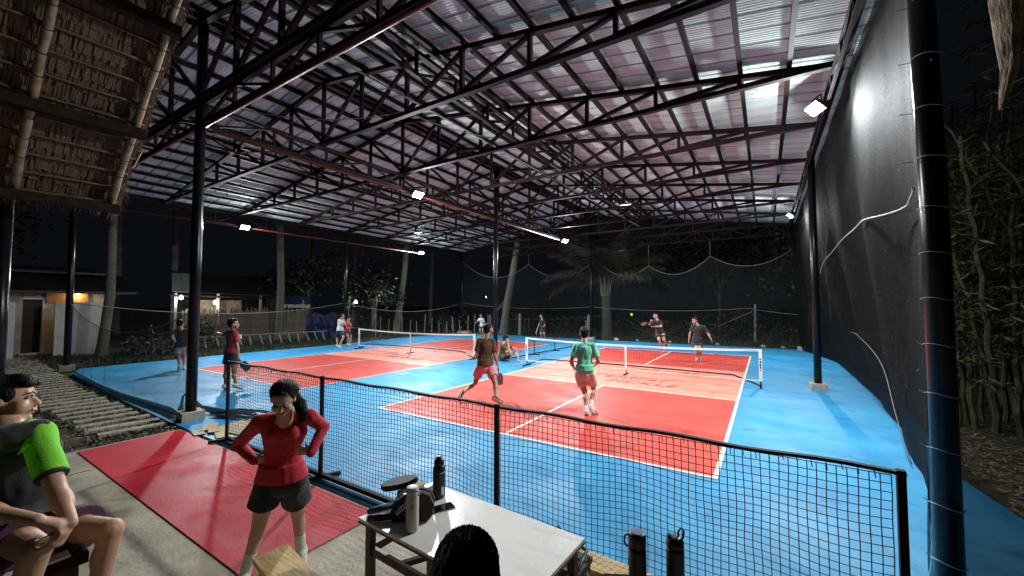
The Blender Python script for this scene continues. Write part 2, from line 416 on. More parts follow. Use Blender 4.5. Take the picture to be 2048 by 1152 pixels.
# one truss, built once, then copied
tr0 = bpy.data.objects.new('roof_truss', None); link(tr0, canopy)
def build_truss(y, heavy=False):
    t = bpy.data.objects.new('roof_truss', None); COL.objects.link(t); t.parent = canopy; t.location = Vector((0,y,0)) - org_of(canopy); ORIG[t.name] = Vector((0,y,0))
    for sgn in (1,-1):
        xe = EX1 if sgn > 0 else EX0
        inst('top_chord', MESH['top',sgn], t, (0,y,0)); inst('bottom_chord', MESH['bot',sgn], t, (0,y,0))
        for k in range(7):
            if not (sgn < 0 and k == 0): inst('web_post', MESH['post',sgn,k], t, (0,y,0))
            if k < 6: inst('web_diagonal', MESH['diag',sgn,k], t, (0,y,0))
    return t
bpy.data.objects.remove(tr0)
MESH = {}
S = 1.42
for sgn in (1,-1):
    xe = EX1 if sgn > 0 else EX0
    w = .10
    MESH['top',sgn] = MB().bar((RX,0,RZ-.03),(xe,0,topz(xe)-.03),w,.085,(0,0,1)).mesh('top_chord', M['steel'])
    MESH['bot',sgn] = MB().bar((RX,0,BZ),(xe,0,BZ-.02),w,.085).mesh('bottom_chord', M['steel'])
    for k in range(7):
        x = RX+sgn*S*k
        MESH['post',sgn,k] = MB().bar((x,0,BZ),(x,0,topz(x)-.04),.072,.072,(0,1,0)).mesh('web_post', M['steel'])
        if k < 6:
            x2 = x+sgn*S
            MESH['diag',sgn,k] = MB().bar((x,0,BZ+.03),(x2,0,topz(x2)-.07),.066,.066,(0,1,0)).mesh('web_diagonal', M['steel'])
for y in TY: build_truss(y)
# deeper lattice girders: front line is doubled, rows of columns along Y and the far end
def girder(p0, p1, z0, z1, bays, w=.06, zig=True):
    g = bpy.data.objects.new('lattice_girder', None); COL.objects.link(g); g.parent = canopy
    p0 = Vector(p0); p1 = Vector(p1); g.location = p0 - org_of(canopy); ORIG[g.name] = p0.copy()
    ex = (Vector((0,0,1)))
    part('top_chord', MB().bar(p0+ex*z1, p1+ex*z1, w), M['steel'], g)
    part('bottom_chord', MB().bar(p0+ex*z0, p1+ex*z0, w), M['steel'], g)
    st = (p1-p0)/bays
    me = MB().bar((0,0,z0),(0,0,z1),w*.75,w*.75,(p1-p0).normalized()).mesh('web_post', M['steel'])
    dg = [MB().bar((0,0,z0),st+ex*z1,w*.7,w*.7,(0,0,1)).mesh('web_diagonal', M['steel']), MB().bar((0,0,z1),st+ex*z0,w*.7,w*.7,(0,0,1)).mesh('web_diagonal', M['steel'])]
    for i in range(bays+1): inst('web_post', me, g, p0+st*i)
    for i in range(bays): inst('web_diagonal', dg[i%2], g, p0+st*i)
    return g
girder((RX,-2.28,0),(EX1,-2.28,0),5.47,5.84,8,.07)
girder((EX0,-2.28,0),(RX,-2.28,0),5.47,5.84,8,.07)
girder((EX0,17.42,0),(EX1,17.42,0),5.42,5.86,24,.05)
girder((EX0-.02,-2.2,0),(EX0-.02,17.3,0),5.42,5.86,20,.05)
girder((RX-.06,-2.2,0),(RX-.06,17.3,0),5.47,5.85,16,.06)
girder((1.3,-2.5,0),(1.3,17.5,0),6.30,6.72,18,.075)
part('brace_chord', MB().bar((1.52,-2.5,6.70),(1.52,17.5,6.70),.05), M['steel'], canopy)
girder((-5.8,-2.5,0),(-5.8,17.5,0),6.32,6.70,18,.055)
girder((EX1-.1,-2.2,0),(EX1-.1,17.3,0),5.55,5.78,20,.04)
# ridge beam and cable conduit, red oxide pipes under the girders
part('ridge_beam', MB().bar((RX,-2.8,RZ+.02),(RX,17.9,RZ+.02),.15,.16), M['steel'], canopy)
part('pipe', MB().tube((RX-.06,-2.1,5.40),(RX-.06,17.2,5.40),.032), M['redpipe'], canopy, smooth=True)
part('pipe', MB().tube((RX+.1,-2.28,5.40),(EX1,-2.28,5.40),.032), M['redpipe'], canopy, smooth=True)
part('pipe', MB().tube((EX0,-2.28,5.42),(RX-.3,-2.28,5.42),.030), M['redpipe'], canopy, smooth=True)
part('pipe', MB().tube((EX0,-2.1,5.37),(EX0,17.2,5.37),.030), M['redpipe'], canopy, smooth=True)
part('conduit', MB().path([(.9,-2.3,6.0),(1.0,1,6.0),(1.05,4.8,6.02),(1.2,9,6.0),(1.3,15,6.05)],.018,5), M['dimrope'], canopy)
part('conduit', MB().path(sag((-2.1,-2.2,5.9),(.6,.1,5.95),.25,8)+sag((.6,.1,5.95),(1.3,2.5,6.1),.1,6)[1:],.009,4), M['dimrope'], canopy)
# purlins
PZ = .045
pm = MB().bar((0,-2.8,0),(0,17.9,0),.072,.09).mesh('purlin', M['steel'])
for sgn in (1,-1):
    for k in range(15):
        x = RX+sgn*(.14 + .70*k)
        if k == 0: x = RX+sgn*.24
        inst('purlin', pm, canopy, (x,0,topz(x)+PZ))
# ribbed sheets: pan with a deep seam each side and shallow flutes
SW = .392; prof = []
for a, h in ((0,0),(.004,.05),(.040,.05),(.046,0)): prof.append((a,h))
for q in range(6):
    b0 = .048+(SW-.048)*(q+.35)/6; prof += [(b0,0),(b0+.008,.006),(b0+.022,.006),(b0+.030,0)]
prof.append((SW,0))
for sgn in (1,-1):
    xe = RX+sgn*10.32
    vs = []; zs = lambda x: -SL*abs(x-RX)+RZ+.115
    for a, h in prof: vs += [(RX+sgn*.02, a, zs(RX)+h), (xe, a, zs(xe)+h)]
    fs = [(2*i,2*i+1,2*i+3,2*i+2) for i in range(len(prof)-1)]
    me = MB().add(vs, fs).mesh('roof_sheet', M['roof'])
    for i in range(53):
        inst('roof_sheet', me, canopy, (0,-2.9+SW*i,rnd.uniform(-.003,.003)))
part('ridge_cap', MB().bar((RX,-2.9,RZ+.19),(RX,17.9,RZ+.19),.3,.02), M['roof'], canopy)
# eave flashing
part('eave_flashing', MB().box((RX+10.30,7.4,5.93),(.02,20.8,.14)), M['steel'], canopy)
part('eave_flashing', MB().box((RX-10.30,7.4,5.93),(.02,20.8,.14)), M['steel'], canopy)
# columns and their footings
for (x, y, r, zt, fo) in ((-2.22,-2.32,.085,7.40,1),(-12.1,-2.2,.085,5.9,1),(7.71,-1.17,.078,5.95,0),(7.67,7.0,.08,5.95,1),(8.0,17.3,.08,5.95,1),
                      (-2.25,7.4,.085,7.4,1),(-2.2,17.35,.08,7.4,1),(-12.15,7.7,.08,5.9,0),(-12.35,17.6,.08,5.9,0)):
    xt = min(x, 7.66)
    c = part('column', MB().path([(x,y,0),(x,y,2.9),(xt,y,zt)], r, 20), M['pole'], canopy, smooth=False)
    for p in c.data.polygons: p.use_smooth = len(p.vertices) == 4
    if fo:
        f = MB().box((x,y,.07),(.34,.34,.17), Matrix.Rotation(rnd.uniform(-.1,.1),3,'Z'))
        part('footing', f, M['block'], c)

# ------------------------------------------------------------------ floodlights
def area(name, parent, loc, target, size, power, col=(.93,.97,1.0)):
    l = bpy.data.lights.new(name, 'AREA'); l.shape = 'RECTANGLE'; l.size = size[0]; l.size_y = size[1]; l.energy = power; l.color = col
    o = bpy.data.objects.new(name, l); COL.objects.link(o); o.parent = parent
    o.location = Vector(loc)-org_of(parent); d = Vector(target)-Vector(loc); o.rotation_euler = d.to_track_quat('-Z','Y').to_euler()
    return o
def point(name, parent, loc, power, r=.05, col=(.93,.97,1.0)):
    l = bpy.data.lights.new(name, 'POINT'); l.energy = power; l.shadow_soft_size = r; l.color = col
    o = bpy.data.objects.new(name, l); COL.objects.link(o); o.parent = parent; o.location = Vector(loc)-org_of(parent); return o
def floodlight(loc, target, label, k=1.0, dim=False, spill=1.0):
    t = thing('floodlight', loc, label, 'floodlight', 'floodlights under the canopy')
    d = (Vector(target)-Vector(loc)).normalized(); q = d.to_track_quat('-Z','Y').to_matrix()
    L = Vector(loc)
    part('housing', MB().box(L - d*.035, (.34,.23,.05), q), M['lampbody'], t)
    part('lamp_glass', MB().box(L - d*.005, (.30,.19,.012), q), M['lampdim' if dim else 'lampglass'], t)
    part('bracket', MB().bar(L-d*.06+q@Vector((.13,0,0)), L-d*.06+Vector((0,0,.16))+q@Vector((.13,0,0)), .02).bar(L-d*.06-q@Vector((.13,0,0)), L-d*.06+Vector((0,0,.16))-q@Vector((.13,0,0)), .02).bar(L-d*.06+Vector((0,0,.16))+q@Vector((.13,0,0)), L-d*.06+Vector((0,0,.16))-q@Vector((.13,0,0)), .02), M['steel'], t)
    area('flood_beam', t, L + d*.02, L+d, (.26,.17), LAMP_W*k)
    if spill: point('flood_spill', t, L + d*.06 + Vector((0,0,-.03)), LAMP_W*.21*k*spill, .04)
    return t
floodlight((-2.02,3.03,5.33), (2.4,2.4,0), 'floodlight on the middle column row, nearer of its two', 1.15)
floodlight((-2.05,13.4,5.36), (2.2,11.5,0), 'floodlight on the middle column row, farther of its two', 1.0)
floodlight((-11.95,2.74,5.34), (-7,2.2,0), 'floodlight on the left eave girder, nearer of its two', .95)
floodlight((-11.95,13.0,5.38), (-7.5,11.5,0), 'floodlight on the left eave girder, farther of its two', .95)
floodlight((7.42,3.25,5.50), (3.2,1.2,0), 'floodlight on the right eave beside the black screen, nearest lamp of all', 1.05)
floodlight((7.48,13.0,5.45), (2.5,12,0), 'floodlight on the right eave beside the black screen, farther of its two', .65)
floodlight((2.66,8.1,5.48), (2.6,9.5,0), 'dimmer floodlight hanging from the trusses over the right court', .28, True, .3)
floodlight((-7.3,8.2,5.50), (-7.3,9.5,0), 'dimmer floodlight hanging from the trusses over the left court', .22, True, .3)

# ================================================================== thatched hut at the left
hut = thing('thatched_hut', (-1.5,-4.4,0), 'thatched nipa roof with bamboo rafters hanging over the upper left corner', 'hut')
HA = Vector((-1.77,0,3.61)); HB = Vector((1.25,0,6.335)); hd = (HB-HA).normalized(); hn = Vector((-hd.z,0,hd.x))
hy0, hy1 = -7.5, -3.5
def hp(s, y, off=0.): p = HA + hd*s + hn*off; return Vector((p.x,y,p.z))
HL = (HB-HA).length
# overlapping layers of leaf shingles, seen from below
mb = MB(); 
for r_ in range(26):
    s0 = -.12 + HL*r_/25.0
    y = hy0
    while y < hy1+.02:
        w_ = rnd.uniform(.010,.028); ln_ = rnd.uniform(.34,.46); o0 = .035+rnd.uniform(0,.016); jit = rnd.uniform(-.03,.03)
        a = hp(s0+jit+ln_, y, o0+.05); b = hp(s0+jit+ln_, y+w_, o0+.05); c = hp(s0+jit, y+w_+rnd.uniform(-.02,.02), o0-.015); d = hp(s0+jit, y+rnd.uniform(-.02,.02), o0-.015)
        mb.add([a,b,c,d],[(0,1,2,3)]); y += w_*.8
part('thatch_leaves', mb, M['thatch'], hut, kind='stuff')
mb = MB(); g0 = [hp(-.1,hy0,.10),hp(HL+.1,hy0,.10),hp(HL+.1,hy1-.03,.10),hp(-.1,hy1-.03,.10)]
mb.add(g0+[v+Vector((0,0,.12)) for v in g0],[(0,1,2,3),(7,6,5,4),(0,4,5,1),(1,5,6,2),(2,6,7,3),(3,7,4,0)])
part('thatch_layer', mb, M['thatch'], hut)
g1 = [Vector((HB.x,hy0,HB.z+.14)),Vector((HB.x+1.6,hy0,HB.z-1.3)),Vector((HB.x+1.6,hy1,HB.z-1.3)),Vector((HB.x,hy1,HB.z+.14))]
part('thatch_layer', MB().add(g1+[v+Vector((0,0,.12)) for v in g1],[(0,1,2,3),(7,6,5,4),(0,4,5,1),(1,5,6,2),(2,6,7,3),(3,7,4,0)]), M['thatch'], hut)
# straw fringe at gable edge and eave
mb = MB()
for i in range(520):
    s = rnd.uniform(-.15,HL); p = hp(s, hy1+rnd.uniform(-.06,.04), rnd.uniform(-.02,.1)); d = Vector((rnd.uniform(-.06,.06), rnd.uniform(0,.08), rnd.uniform(-.14,.03)))
    mb.path([p, p+d*.6+Vector((0,0,.02)), p+d], [.005,.004,.001], 3, False)
for i in range(420):
    y = rnd.uniform(hy0,hy1); p = hp(rnd.uniform(-.16,-.05), y, rnd.uniform(0,.09)); d = Vector((rnd.uniform(-.10,.0), rnd.uniform(-.05,.05), -rnd.uniform(.03,.18)))
    mb.path([p, p+d*.5, p+d], [.007,.005,.001], 3, False)
part('straw_fringe', mb, M['thatch'], hut, kind='stuff')
for i in range(12):
    s = .02+.29*i
    pts = [hp(s+.012*math.sin(y_*7+i), -7.5+4.0*y_, -.0) for y_ in [k/8 for k in range(9)]]
    part('batten', MB().path([p+Vector((0,0,rnd.uniform(-.008,.008))) for p in pts], .016, 6), M['batten'], hut, smooth=True)
for y in (-6.4,-5.45,-4.52,-3.60):
    pts = [hp(-.05+ (HL+.05)*k/12, y+.005*math.sin(k*1.9), -.065) for k in range(13)]
    rs = [.047 - .0008*k + (.004 if k%2 else 0) for k in range(13)]
    rf = part('rafter', MB().path(pts, rs, 10), M['bamboo'], hut, smooth=True)
    mb = MB()
    for k in range(1,12):
        c = hp(.02+.29*k, y, -.06); mb.path([c+hd*.01*math.cos(a)+ Vector((0,.056*math.sin(a),0)) + hn*(.056*math.cos(a)) for a in [2*math.pi*j/8 for j in range(9)]], .005, 4, False)
    for k in range(11):
        lk = MB(); nv = len(mb.v)//11; lk.v = mb.v[k*nv:(k+1)*nv]; nf = len(mb.f)//11; lk.f = [tuple(i-k*nv for i in f) for f in mb.f[k*nf:(k+1)*nf]]
        part('lashing', lk, M['beam'], rf)
for s in (.06,1.42,2.95):
    part('roof_beam', MB().bar(hp(s,hy0,-.19), hp(s,hy1-.02,-.19), .13, .12), M['beam'], hut)
part('loose_strip', MB().bar((-1.12,-3.50,4.05),(-1.02,-3.42,4.34),.018,.006), M['bamboo'], hut)
for (x,y) in ((-2.32,-4.52),(-1.9,-7.3)):
    part('hut_post', MB().tube((x if x<-2 else x,y,0),(x,y,3.62),.085,n=14), M['pole'], hut, smooth=True)
part('post_stub', MB().tube((-2.32,-4.50,3.62),(-2.32,-4.50,4.02),.03,n=8), M['redpipe'], hut)
# hanging split timber end at upper right, fixed to a pole of the porch roof behind the camera
tm = thing('hanging_timber', (7.03,-4.25,2.47), 'broken pale timber end with peeling bark hanging in from the top right corner', 'timber')
mb = MB(); pts = []
for k in range(15):
    t = k/14; z = 2.455+1.1*t; w_ = (.006+.056*min(1,t*2.6)**.8)*(1+.18*noise.noise(Vector((t*9,0,1)))); pts.append((Vector((7.018+.085*t+.006*math.sin(t*20), -4.228-.03*t, z)), w_))
mb.path([p for p,_ in pts],[w for _,w in pts],9, flat=.6)
for v in mb.v: v += Vector((noise.noise(v*22), noise.noise(v*22+Vector((5,5,5))), 0))*.006
part('timber_body', mb, M['oldwood'], tm)
part('support_pole', MB().tube((7.1,-4.3,3.52),(7.1,-7.6,3.52),.05).tube((7.1,-7.6,.45),(7.1,-7.6,3.6),.06), M['beam'], tm)

# ================================================================== foreground black net
def cord_grid(P, nu, nv, r, wav=.0):
    # P(u,v)->point ; strands as thin 3-sided tubes
    mb = MB()
    for i in range(nu+1):
        mb.path([P(i/nu, j/nv) for j in range(nv+1)], r, 3, False)
    for j in range(nv+1):
        mb.path([P(i/nu, j/nv) for i in range(nu+1)], r, 3, False)
    return mb
fnet = thing('barrier_net', (-.35,-2.5,0), 'long black barrier net on a black frame in front of the table', 'net', 'portable court nets')
NX = [-.36, 2.08, 4.64, 7.20]; NYY = -2.50
def PF(u, v):
    x = NX[0]+.05+(NX[-1]-NX[0]-.09)*u; z = .045+1.135*v
    s = .012*math.sin(x*3.1+v*4)+.010*math.sin(x*7.7+1)
    b = .006*noise.noise(Vector((x*3, z*3, 0)))
    return Vector((x + .008*noise.noise(Vector((x*4,z*4,5))), NYY+.015*math.sin(x*2.3)*math.sin(v*3.1)+b, z + s*math.sin(v*math.pi)*1.3))
part('netting', cord_grid(PF, 166, 25, .0029), M['net_black'], fnet)
# knots make the crossings read
mb = MB()
for i in range(60,167):
    for j in range(26):
        p = PF(i/166, j/25); mb.add([p+Vector((d*.0045,0,0)) for d in (-1,1)]+[p+Vector((0,d*.0045,0)) for d in (-1,1)]+[p+Vector((0,0,d*.0045)) for d in (-1,1)], [(0,2,4),(2,1,4),(1,3,4),(3,0,4),(2,0,5),(1,2,5),(3,1,5),(0,3,5)])
part('net_knots', mb, M['net_black'], fnet, kind='stuff')
mb = MB(); mb.path([(NX[0]-.02+(NX[-1]-NX[0]+.04)*k/60, NYY+.004*math.sin(k), 1.20+.006*math.sin(k*.9)) for k in range(61)], .026, 8, flat=.5)
part('top_band', mb, M['blackfab'], fnet)
mb = MB()
for k in range(110):
    x = NX[0]+.06+(NX[-1]-NX[0]-.1)*k/110; mb.path([(x,NYY-.012,1.20),(x+.006,NYY-.016,1.175-rnd.uniform(0,.03))],.003,3,False)
part('net_ties', mb, M['net_black'], fnet, kind='stuff')
for x in NX:
    part('post', MB().bar((x,NYY,.0),(x,NYY,1.215),.036,.036), M['steel'], fnet)
    part('foot', MB().bar((x-.10,NYY-.20,.022),(x+.10,NYY+.20,.022),.045,.035), M['steel'], fnet)
part('base_rail', MB().bar((NX[0],NYY,.045),(NX[-1],NYY,.045),.045,.045), M['steel'], fnet)
# ------------------------------------------------------------------ two court nets
def court_net(x0, x1, y, label):
    t = thing('court_net', (x0,y,0), label, 'net', 'portable court nets')
    xm = (x0+x1)/2
    def tz(x): return .875 + .075*((x-xm)/((x1-x0)/2))**2
    def P(u,v):
        x = x0+.04+(x1-x0-.08)*u; zt = tz(x)-.03; zb = .17+.01*math.sin(u*9)
        return Vector((x, y+.01*math.sin(u*14+v*3), zb+(zt-zb)*v))
    part('netting', cord_grid(P, 150, 17, .0020), M['net_black'], t)
    N = 40
    def band(z0, z1, thick, xa=x0, xb=x1):
        mb = MB(); vs = []
        for k in range(N+1):
            x = xa+(xb-xa)*k/N
            for yy in (-thick, thick):
                for zf in (z0, z1): vs.append((x, y+yy, zf(x)))
        fs = []
        for k in range(N):
            a = 4*k; b = a+4
            fs += [(a,b,b+1,a+1),(a+3,b+3,b+2,a+2),(a+1,b+1,b+3,a+3),(a+2,b+2,b,a)]
        return mb.add(vs, fs+[(0,1,3,2),(4*N+2,4*N+3,4*N+1,4*N)])
    part('top_tape', band(lambda x: tz(x)-.055, lambda x: tz(x), .006), M['net_tape'], t)
    part('bottom_tape', band(lambda x: .15, lambda x: .175, .004), M['net_tape'], t)
    for x in (x0, x1):
        part('post', MB().tube((x,y,.02),(x,y,.965),.018), M['steel'], t)
        s = part('side_sleeve', MB().box((x-.0 if x==x0 else x,y-.006,.55),(.075,.045,.80)), M['net_tape'], t)
        for kk, hh in enumerate((.035,.05,.05,.05,.03)): part('sleeve_mark', MB().box((x-.004+.006*(kk%2), y-.0305, .70-.068*kk),(.034,.003,hh)), M['blackfab'], s)
        part('foot', MB().bar((x,y-.26,.02),(x,y+.26,.02),.04,.035), M['steel'], t)
    part('centre_strap', MB().box((xm,y-.012,.53),(.055,.01,.70)), M['net_tape'], t)
    part('centre_post', MB().tube((xm,y+.01,.02),(xm,y+.01,.86),.014), M['steel'], t)
    part('foot', MB().bar((xm,y-.22,.02),(xm,y+.22,.02),.035,.03), M['steel'], t)
    part('lower_rail', MB().path([(x0,y+.01,.03),(x0+.62,y+.03,.25),(xm,y+.03,.27),(x1-.62,y+.03,.25),(x1,y+.01,.03)],.019,6), M['steel'], t)
    return t
court_net(-.35, 6.48, 6.56, 'white taped net across the right court')
court_net(-9.70, -2.82, 6.80, 'white taped net across the left court')
# unused black net stand between the courts
t = thing('divider_net', (-1.4,7,0), 'plain black low net stand standing lengthwise between the two courts', 'net', 'portable court nets')
for y in (7.0,9.2,10.95,13.0,15.6):
    x = -1.62+.1*(y-7)/2*.8
    part('post', MB().tube((x,y,.02),(x,y,.80),.018), M['steel'], t); part('foot', MB().bar((x-.25,y,.02),(x+.25,y,.02),.035,.03), M['steel'], t)
part('base_rail', MB().bar((-1.62,7.0,.05),(-1.28,15.6,.05),.035,.035), M['steel'], t)
def PD(u,v): return Vector((-1.62+.34*u, 7+8.6*u, .06+.70*v-.03*math.sin(u*12)))
part('netting', cord_grid(PD, 190, 14, .0010), M['net_black'], t)
# ================================================================== screens and hanging nets
def screen_mat(name, col, alpha, glint=.25):
    m = mat(name, col, .8, noise_amt=.5, nscale=3, bump=.6, bscale=90, alpha=alpha, spec=.05)
    return m
M['screen'] = screen_mat('black_shade_mesh', (.007,.0075,.0075), .84)
M['sheer'] = screen_mat('fine_grey_netting', (.06,.07,.075), .13)
M['sheer2'] = screen_mat('fine_dark_netting', (.03,.035,.035), .22)
M['sheer3'] = screen_mat('front_grey_netting', (.05,.06,.065), .26)
M['bundle'] = screen_mat('bunched_dark_netting', (.025,.03,.03), .75)
bx = [(-2.6,7.52),(-2.2,7.55),(-.31,7.86),(1.78,8.21),(3.91,8.50),(7.6,8.70),(12.8,8.74),(15.1,8.42),(16.9,8.02),(17.4,7.95)]
def bottom_x(y):
    for (a,xa),(b,xb) in zip(bx,bx[1:]):
        if a <= y <= b: t = (y-a)/(b-a); t = t*t*(3-2*t)*.5+t*.5; return xa+(xb-xa)*t
    return bx[0][1] if y < 0 else bx[-1][1]
scr = thing('shade_screen', (8.2,7,0), 'tall black mesh screen hung along the whole right side of the courts', 'screen')
mb = MB(); NU, NV = 150, 44; vs = []
def PS(u, v):
    y = -1.02+18.41*u; xb = bottom_x(y); z = .012+5.88*v
    x = 7.86 + (xb-7.86)*(1-v)**1.7 + .05*math.sin(y*2.1)*math.sin(v*3.1) + .045*noise.noise(Vector((y*.55, z*.5, 0))) + .012*noise.noise(Vector((y*3,z*1.2,4)))
    if y < 0: x -= (0-y)*.10
    return Vector((x, y, z))
for j in range(NV+1):
    for i in range(NU+1): vs.append(PS(i/NU, j/NV))
mb.add(vs, [(j*(NU+1)+i, j*(NU+1)+i+1, (j+1)*(NU+1)+i+1, (j+1)*(NU+1)+i) for j in range(NV) for i in range(NU)])
part('mesh_panel', mb, M['screen'], scr, smooth=True)
def on_s(y, z, off=-.05): 
    p = PS((y+1.02)/18.41, max(0,(z-.012)/5.88)); return Vector((p.x+off, y, z))
def rope_pts(ks):
    out = []
    for i in range(len(ks)-1):
        for q in range(4):
            t = q/4; a = ks[max(i-1,0)]; b = ks[i]; c = ks[i+1]; d = ks[min(i+2,len(ks)-1)]
            h = [.5*((2*b[j])+(-a[j]+c[j])*t+(2*a[j]-5*b[j]+4*c[j]-d[j])*t*t+(-a[j]+3*b[j]-3*c[j]+d[j])*t**3) for j in (0,1)]
            out.append(on_s(h[0],h[1]))
    out.append(on_s(*ks[-1]))
    for _ in range(6):
        xs = [p.x for p in out]
        for i in range(1,len(out)-1): out[i].x = (xs[i-1]+xs[i]+xs[i+1])/3
    return out
part('sagging_rope', MB().path(rope_pts(((-.95,3.02),(-.2,3.06),(.5,3.12),(1.3,3.20),(2.6,3.36),(3.8,3.40),(5.2,3.38),(7.0,3.35),(8.8,3.25),(10.1,3.05))), .009, 6), M['rope'], scr, smooth=True)
part('sagging_rope', MB().path(rope_pts(((7.1,1.42),(6.2,1.44),(5.2,1.38),(4.2,1.18),(3.2,.85),(2.3,.45),(1.7,.05))), .006, 5), M['dimrope'], scr, smooth=True)
part('sagging_rope', MB().path(rope_pts(((7.1,4.0),(8.5,3.0),(9.5,2.2),(10.5,1.6))), .006, 5), M['dimrope'], scr, smooth=True)
# wire ties round the near column
for k,z in enumerate((.22,.62,1.02,1.42,1.78,2.12,2.46,2.80,3.18,3.56,3.96,4.4)):
    c = Vector((7.705,-1.17,z)); pts = [c+Vector((math.cos(a)*.092, math.sin(a)*.092, .012*math.sin(a*2))) for a in [R(150)+R(200)*j/9 for j in range(10)]]
    if z > 1.9: pts = [c+Vector((-.17,-.02,-.012))]+pts[1:]+[c+Vector((.17,.04,.03)), c+Vector((.25,.10,.11))]
    else: pts = [c+Vector((-.115,.02,.012))]+pts
    part('wire_tie', MB().path(pts, .0032, 4), M['rope'], scr)
# bits of leaf caught on the screen
mb = MB()
for i in range(46):
    y = rnd.uniform(-1.5,9); z = rnd.uniform(.3,5.2); p = on_s(y,z,-.012); a = rnd.uniform(0,6.28); l = rnd.uniform(.008,.03)
    d = Vector((0,math.cos(a),math.sin(a)))*l; e = Vector((0,-math.sin(a),math.cos(a)))*.004
    mb.add([p-d-e,p+d-e*.2,p+d+e*.2,p-d+e],[(0,1,2,3)])
part('caught_scraps', mb, M['litter'], scr, kind='stuff')

def hung_net(name, loc, label, top, zbot, m, ropem, r=.010, folds=6, nu=60):
    # top: list of points of the head rope; netting hangs from it to the ground
    t = thing(name, loc, label, 'net', 'netting hung round the court edges')
    P = [Vector(p) for p in top]; Ls = [0]
    for a,b in zip(P,P[1:]): Ls.append(Ls[-1]+(b-a).length)
    def at(s):
        s *= Ls[-1]
        for k in range(len(P)-1):
            if s <= Ls[k+1]+1e-6: return lerp(P[k],P[k+1],(s-Ls[k])/(Ls[k+1]-Ls[k]))
        return P[-1]
    part('head_rope', MB().path(P, r, 5), ropem, t, smooth=True)
    dv = (P[-1]-P[0]); dv.z = 0; nrm = Vector((-dv.y,dv.x,0)).normalized()
    vs = []; nv = 10
    for j in range(nv+1):
        for i in range(nu+1):
            p = at(i/nu); f = j/nv; w = .05*math.sin(i*.9)*f + .10*noise.noise(Vector((i*.25,j*.3,loc[0])))*f
            vs.append(Vector((p.x,p.y,p.z*(1-f)+zbot*f)) + nrm*w)
    part('netting', MB().add(vs, [(j*(nu+1)+i, j*(nu+1)+i+1, (j+1)*(nu+1)+i+1, (j+1)*(nu+1)+i) for j in range(nv) for i in range(nu)]), m, t, smooth=True)
    return t
# back end: scalloped ropes under the far girder
YB = 17.5
tops = []
for a, b, d in (((-12.3,YB,5.3),(-6.6,YB,4.75),1.05),((-6.6,YB,4.75),(-1.95,YB,4.80),.95),((-1.95,YB,4.80),(1.15,YB,4.25),.75),((1.15,YB,4.25),(4.25,YB,4.60),.70),((4.25,YB,4.60),(8.0,YB,4.9),.75)):
    tops += sag(a, b, d, 10)[(1 if tops else 0):]
bn = hung_net('back_net', (-2,YB,0), 'wide dark net with scalloped ropes hung across the far end of the courts', tops, .02, M['sheer2'], M['dimrope'], .016)
for x, z in ((-6.6,4.75),(1.15,4.25),(4.25,4.60)): part('hanger_cord', MB().tube((x,YB,z),(x,YB,5.45),.010,n=4), M['dimrope'], bn)
part('mid_rope', MB().path(sag((-12.2,YB,2.2),(-2.2,YB,1.95),.25,10)+sag((-2.2,YB,1.95),(5.9,YB,1.9),.18,10)[1:]+sag((5.9,YB,1.9),(8,YB,1.6),.03,4)[1:], .012, 5), M['dimrope'], bn)
hung_net('left_side_net', (-12.1,8,0), 'fine grey net hung low along the left edge between the eave columns', sag((-12.15,-2.2,2.14),(-12.2,7.7,2.16),.45,14)+sag((-12.2,7.7,2.16),(-12.3,17.6,2.22),.55,14)[1:], .02, M['sheer'], M['dimrope'], .013)
fn = hung_net('front_left_net', (-7,-2.2,0), 'see-through net sagging between the two front left columns', sag((-12.0,-2.2,2.12),(-2.3,-2.2,2.05),.70,20), .02, M['sheer3'], M['dimrope'], .012)
# bunched edge of that net, trailing over the floor
part('bunched_edge', MB().path([(-2.42,-2.3,1.9),(-2.55,-2.28,1.2),(-2.5,-2.2,.6),(-2.75,-2.15,.28),(-2.6,-2.05,.1),(-2.2,-1.9,.05),(-1.9,-1.75,.04)],[.02,.03,.04,.05,.06,.07,.03],7,flat=.6), M['bundle'], fn, smooth=True)
part('bunched_edge', MB().path([(-3.35,-1.9,.5),(-3.2,-2.0,.35),(-3.4,-2.05,.22),(-3.15,-2.15,.10),(-2.9,-2.25,.06),(-2.5,-2.3,.05)],[.012,.02,.02,.03,.05,.05],6,flat=.6), M['bundle'], fn, smooth=True)
part('rolled_hem', MB().path([(-11.6,-2.15,.03),(-8,-2.35,.03),(-5.9,-2.42,.04),(-4.2,-2.38,.05),(-3.2,-2.36,.06),(-2.5,-2.42,.07)],[.02,.03,.05,.07,.08,.05],8,flat=.5), M['bundle'], fn, smooth=True)
pile = thing('net_heap', (-1.75,-1.95,0), 'dark heap of gathered netting lying behind the concrete footing', 'netting')
mb = MB()
for k in range(9):
    a = rnd.uniform(-.2,.2); mb.path([(-2.1,-2.05+.02*k,.05+.02*rnd.random()),(-1.85+.05*a,-1.95+.03*k,.10),(-1.5,-1.85+.05*k+a*.3,.05),(-1.15+rnd.uniform(-.1,.1),-1.75+.04*k+a,.02)],[.03,.035,.025,.008],6,flat=.5)
part('folds', mb, M['bundle'], pile, smooth=True, kind='stuff')

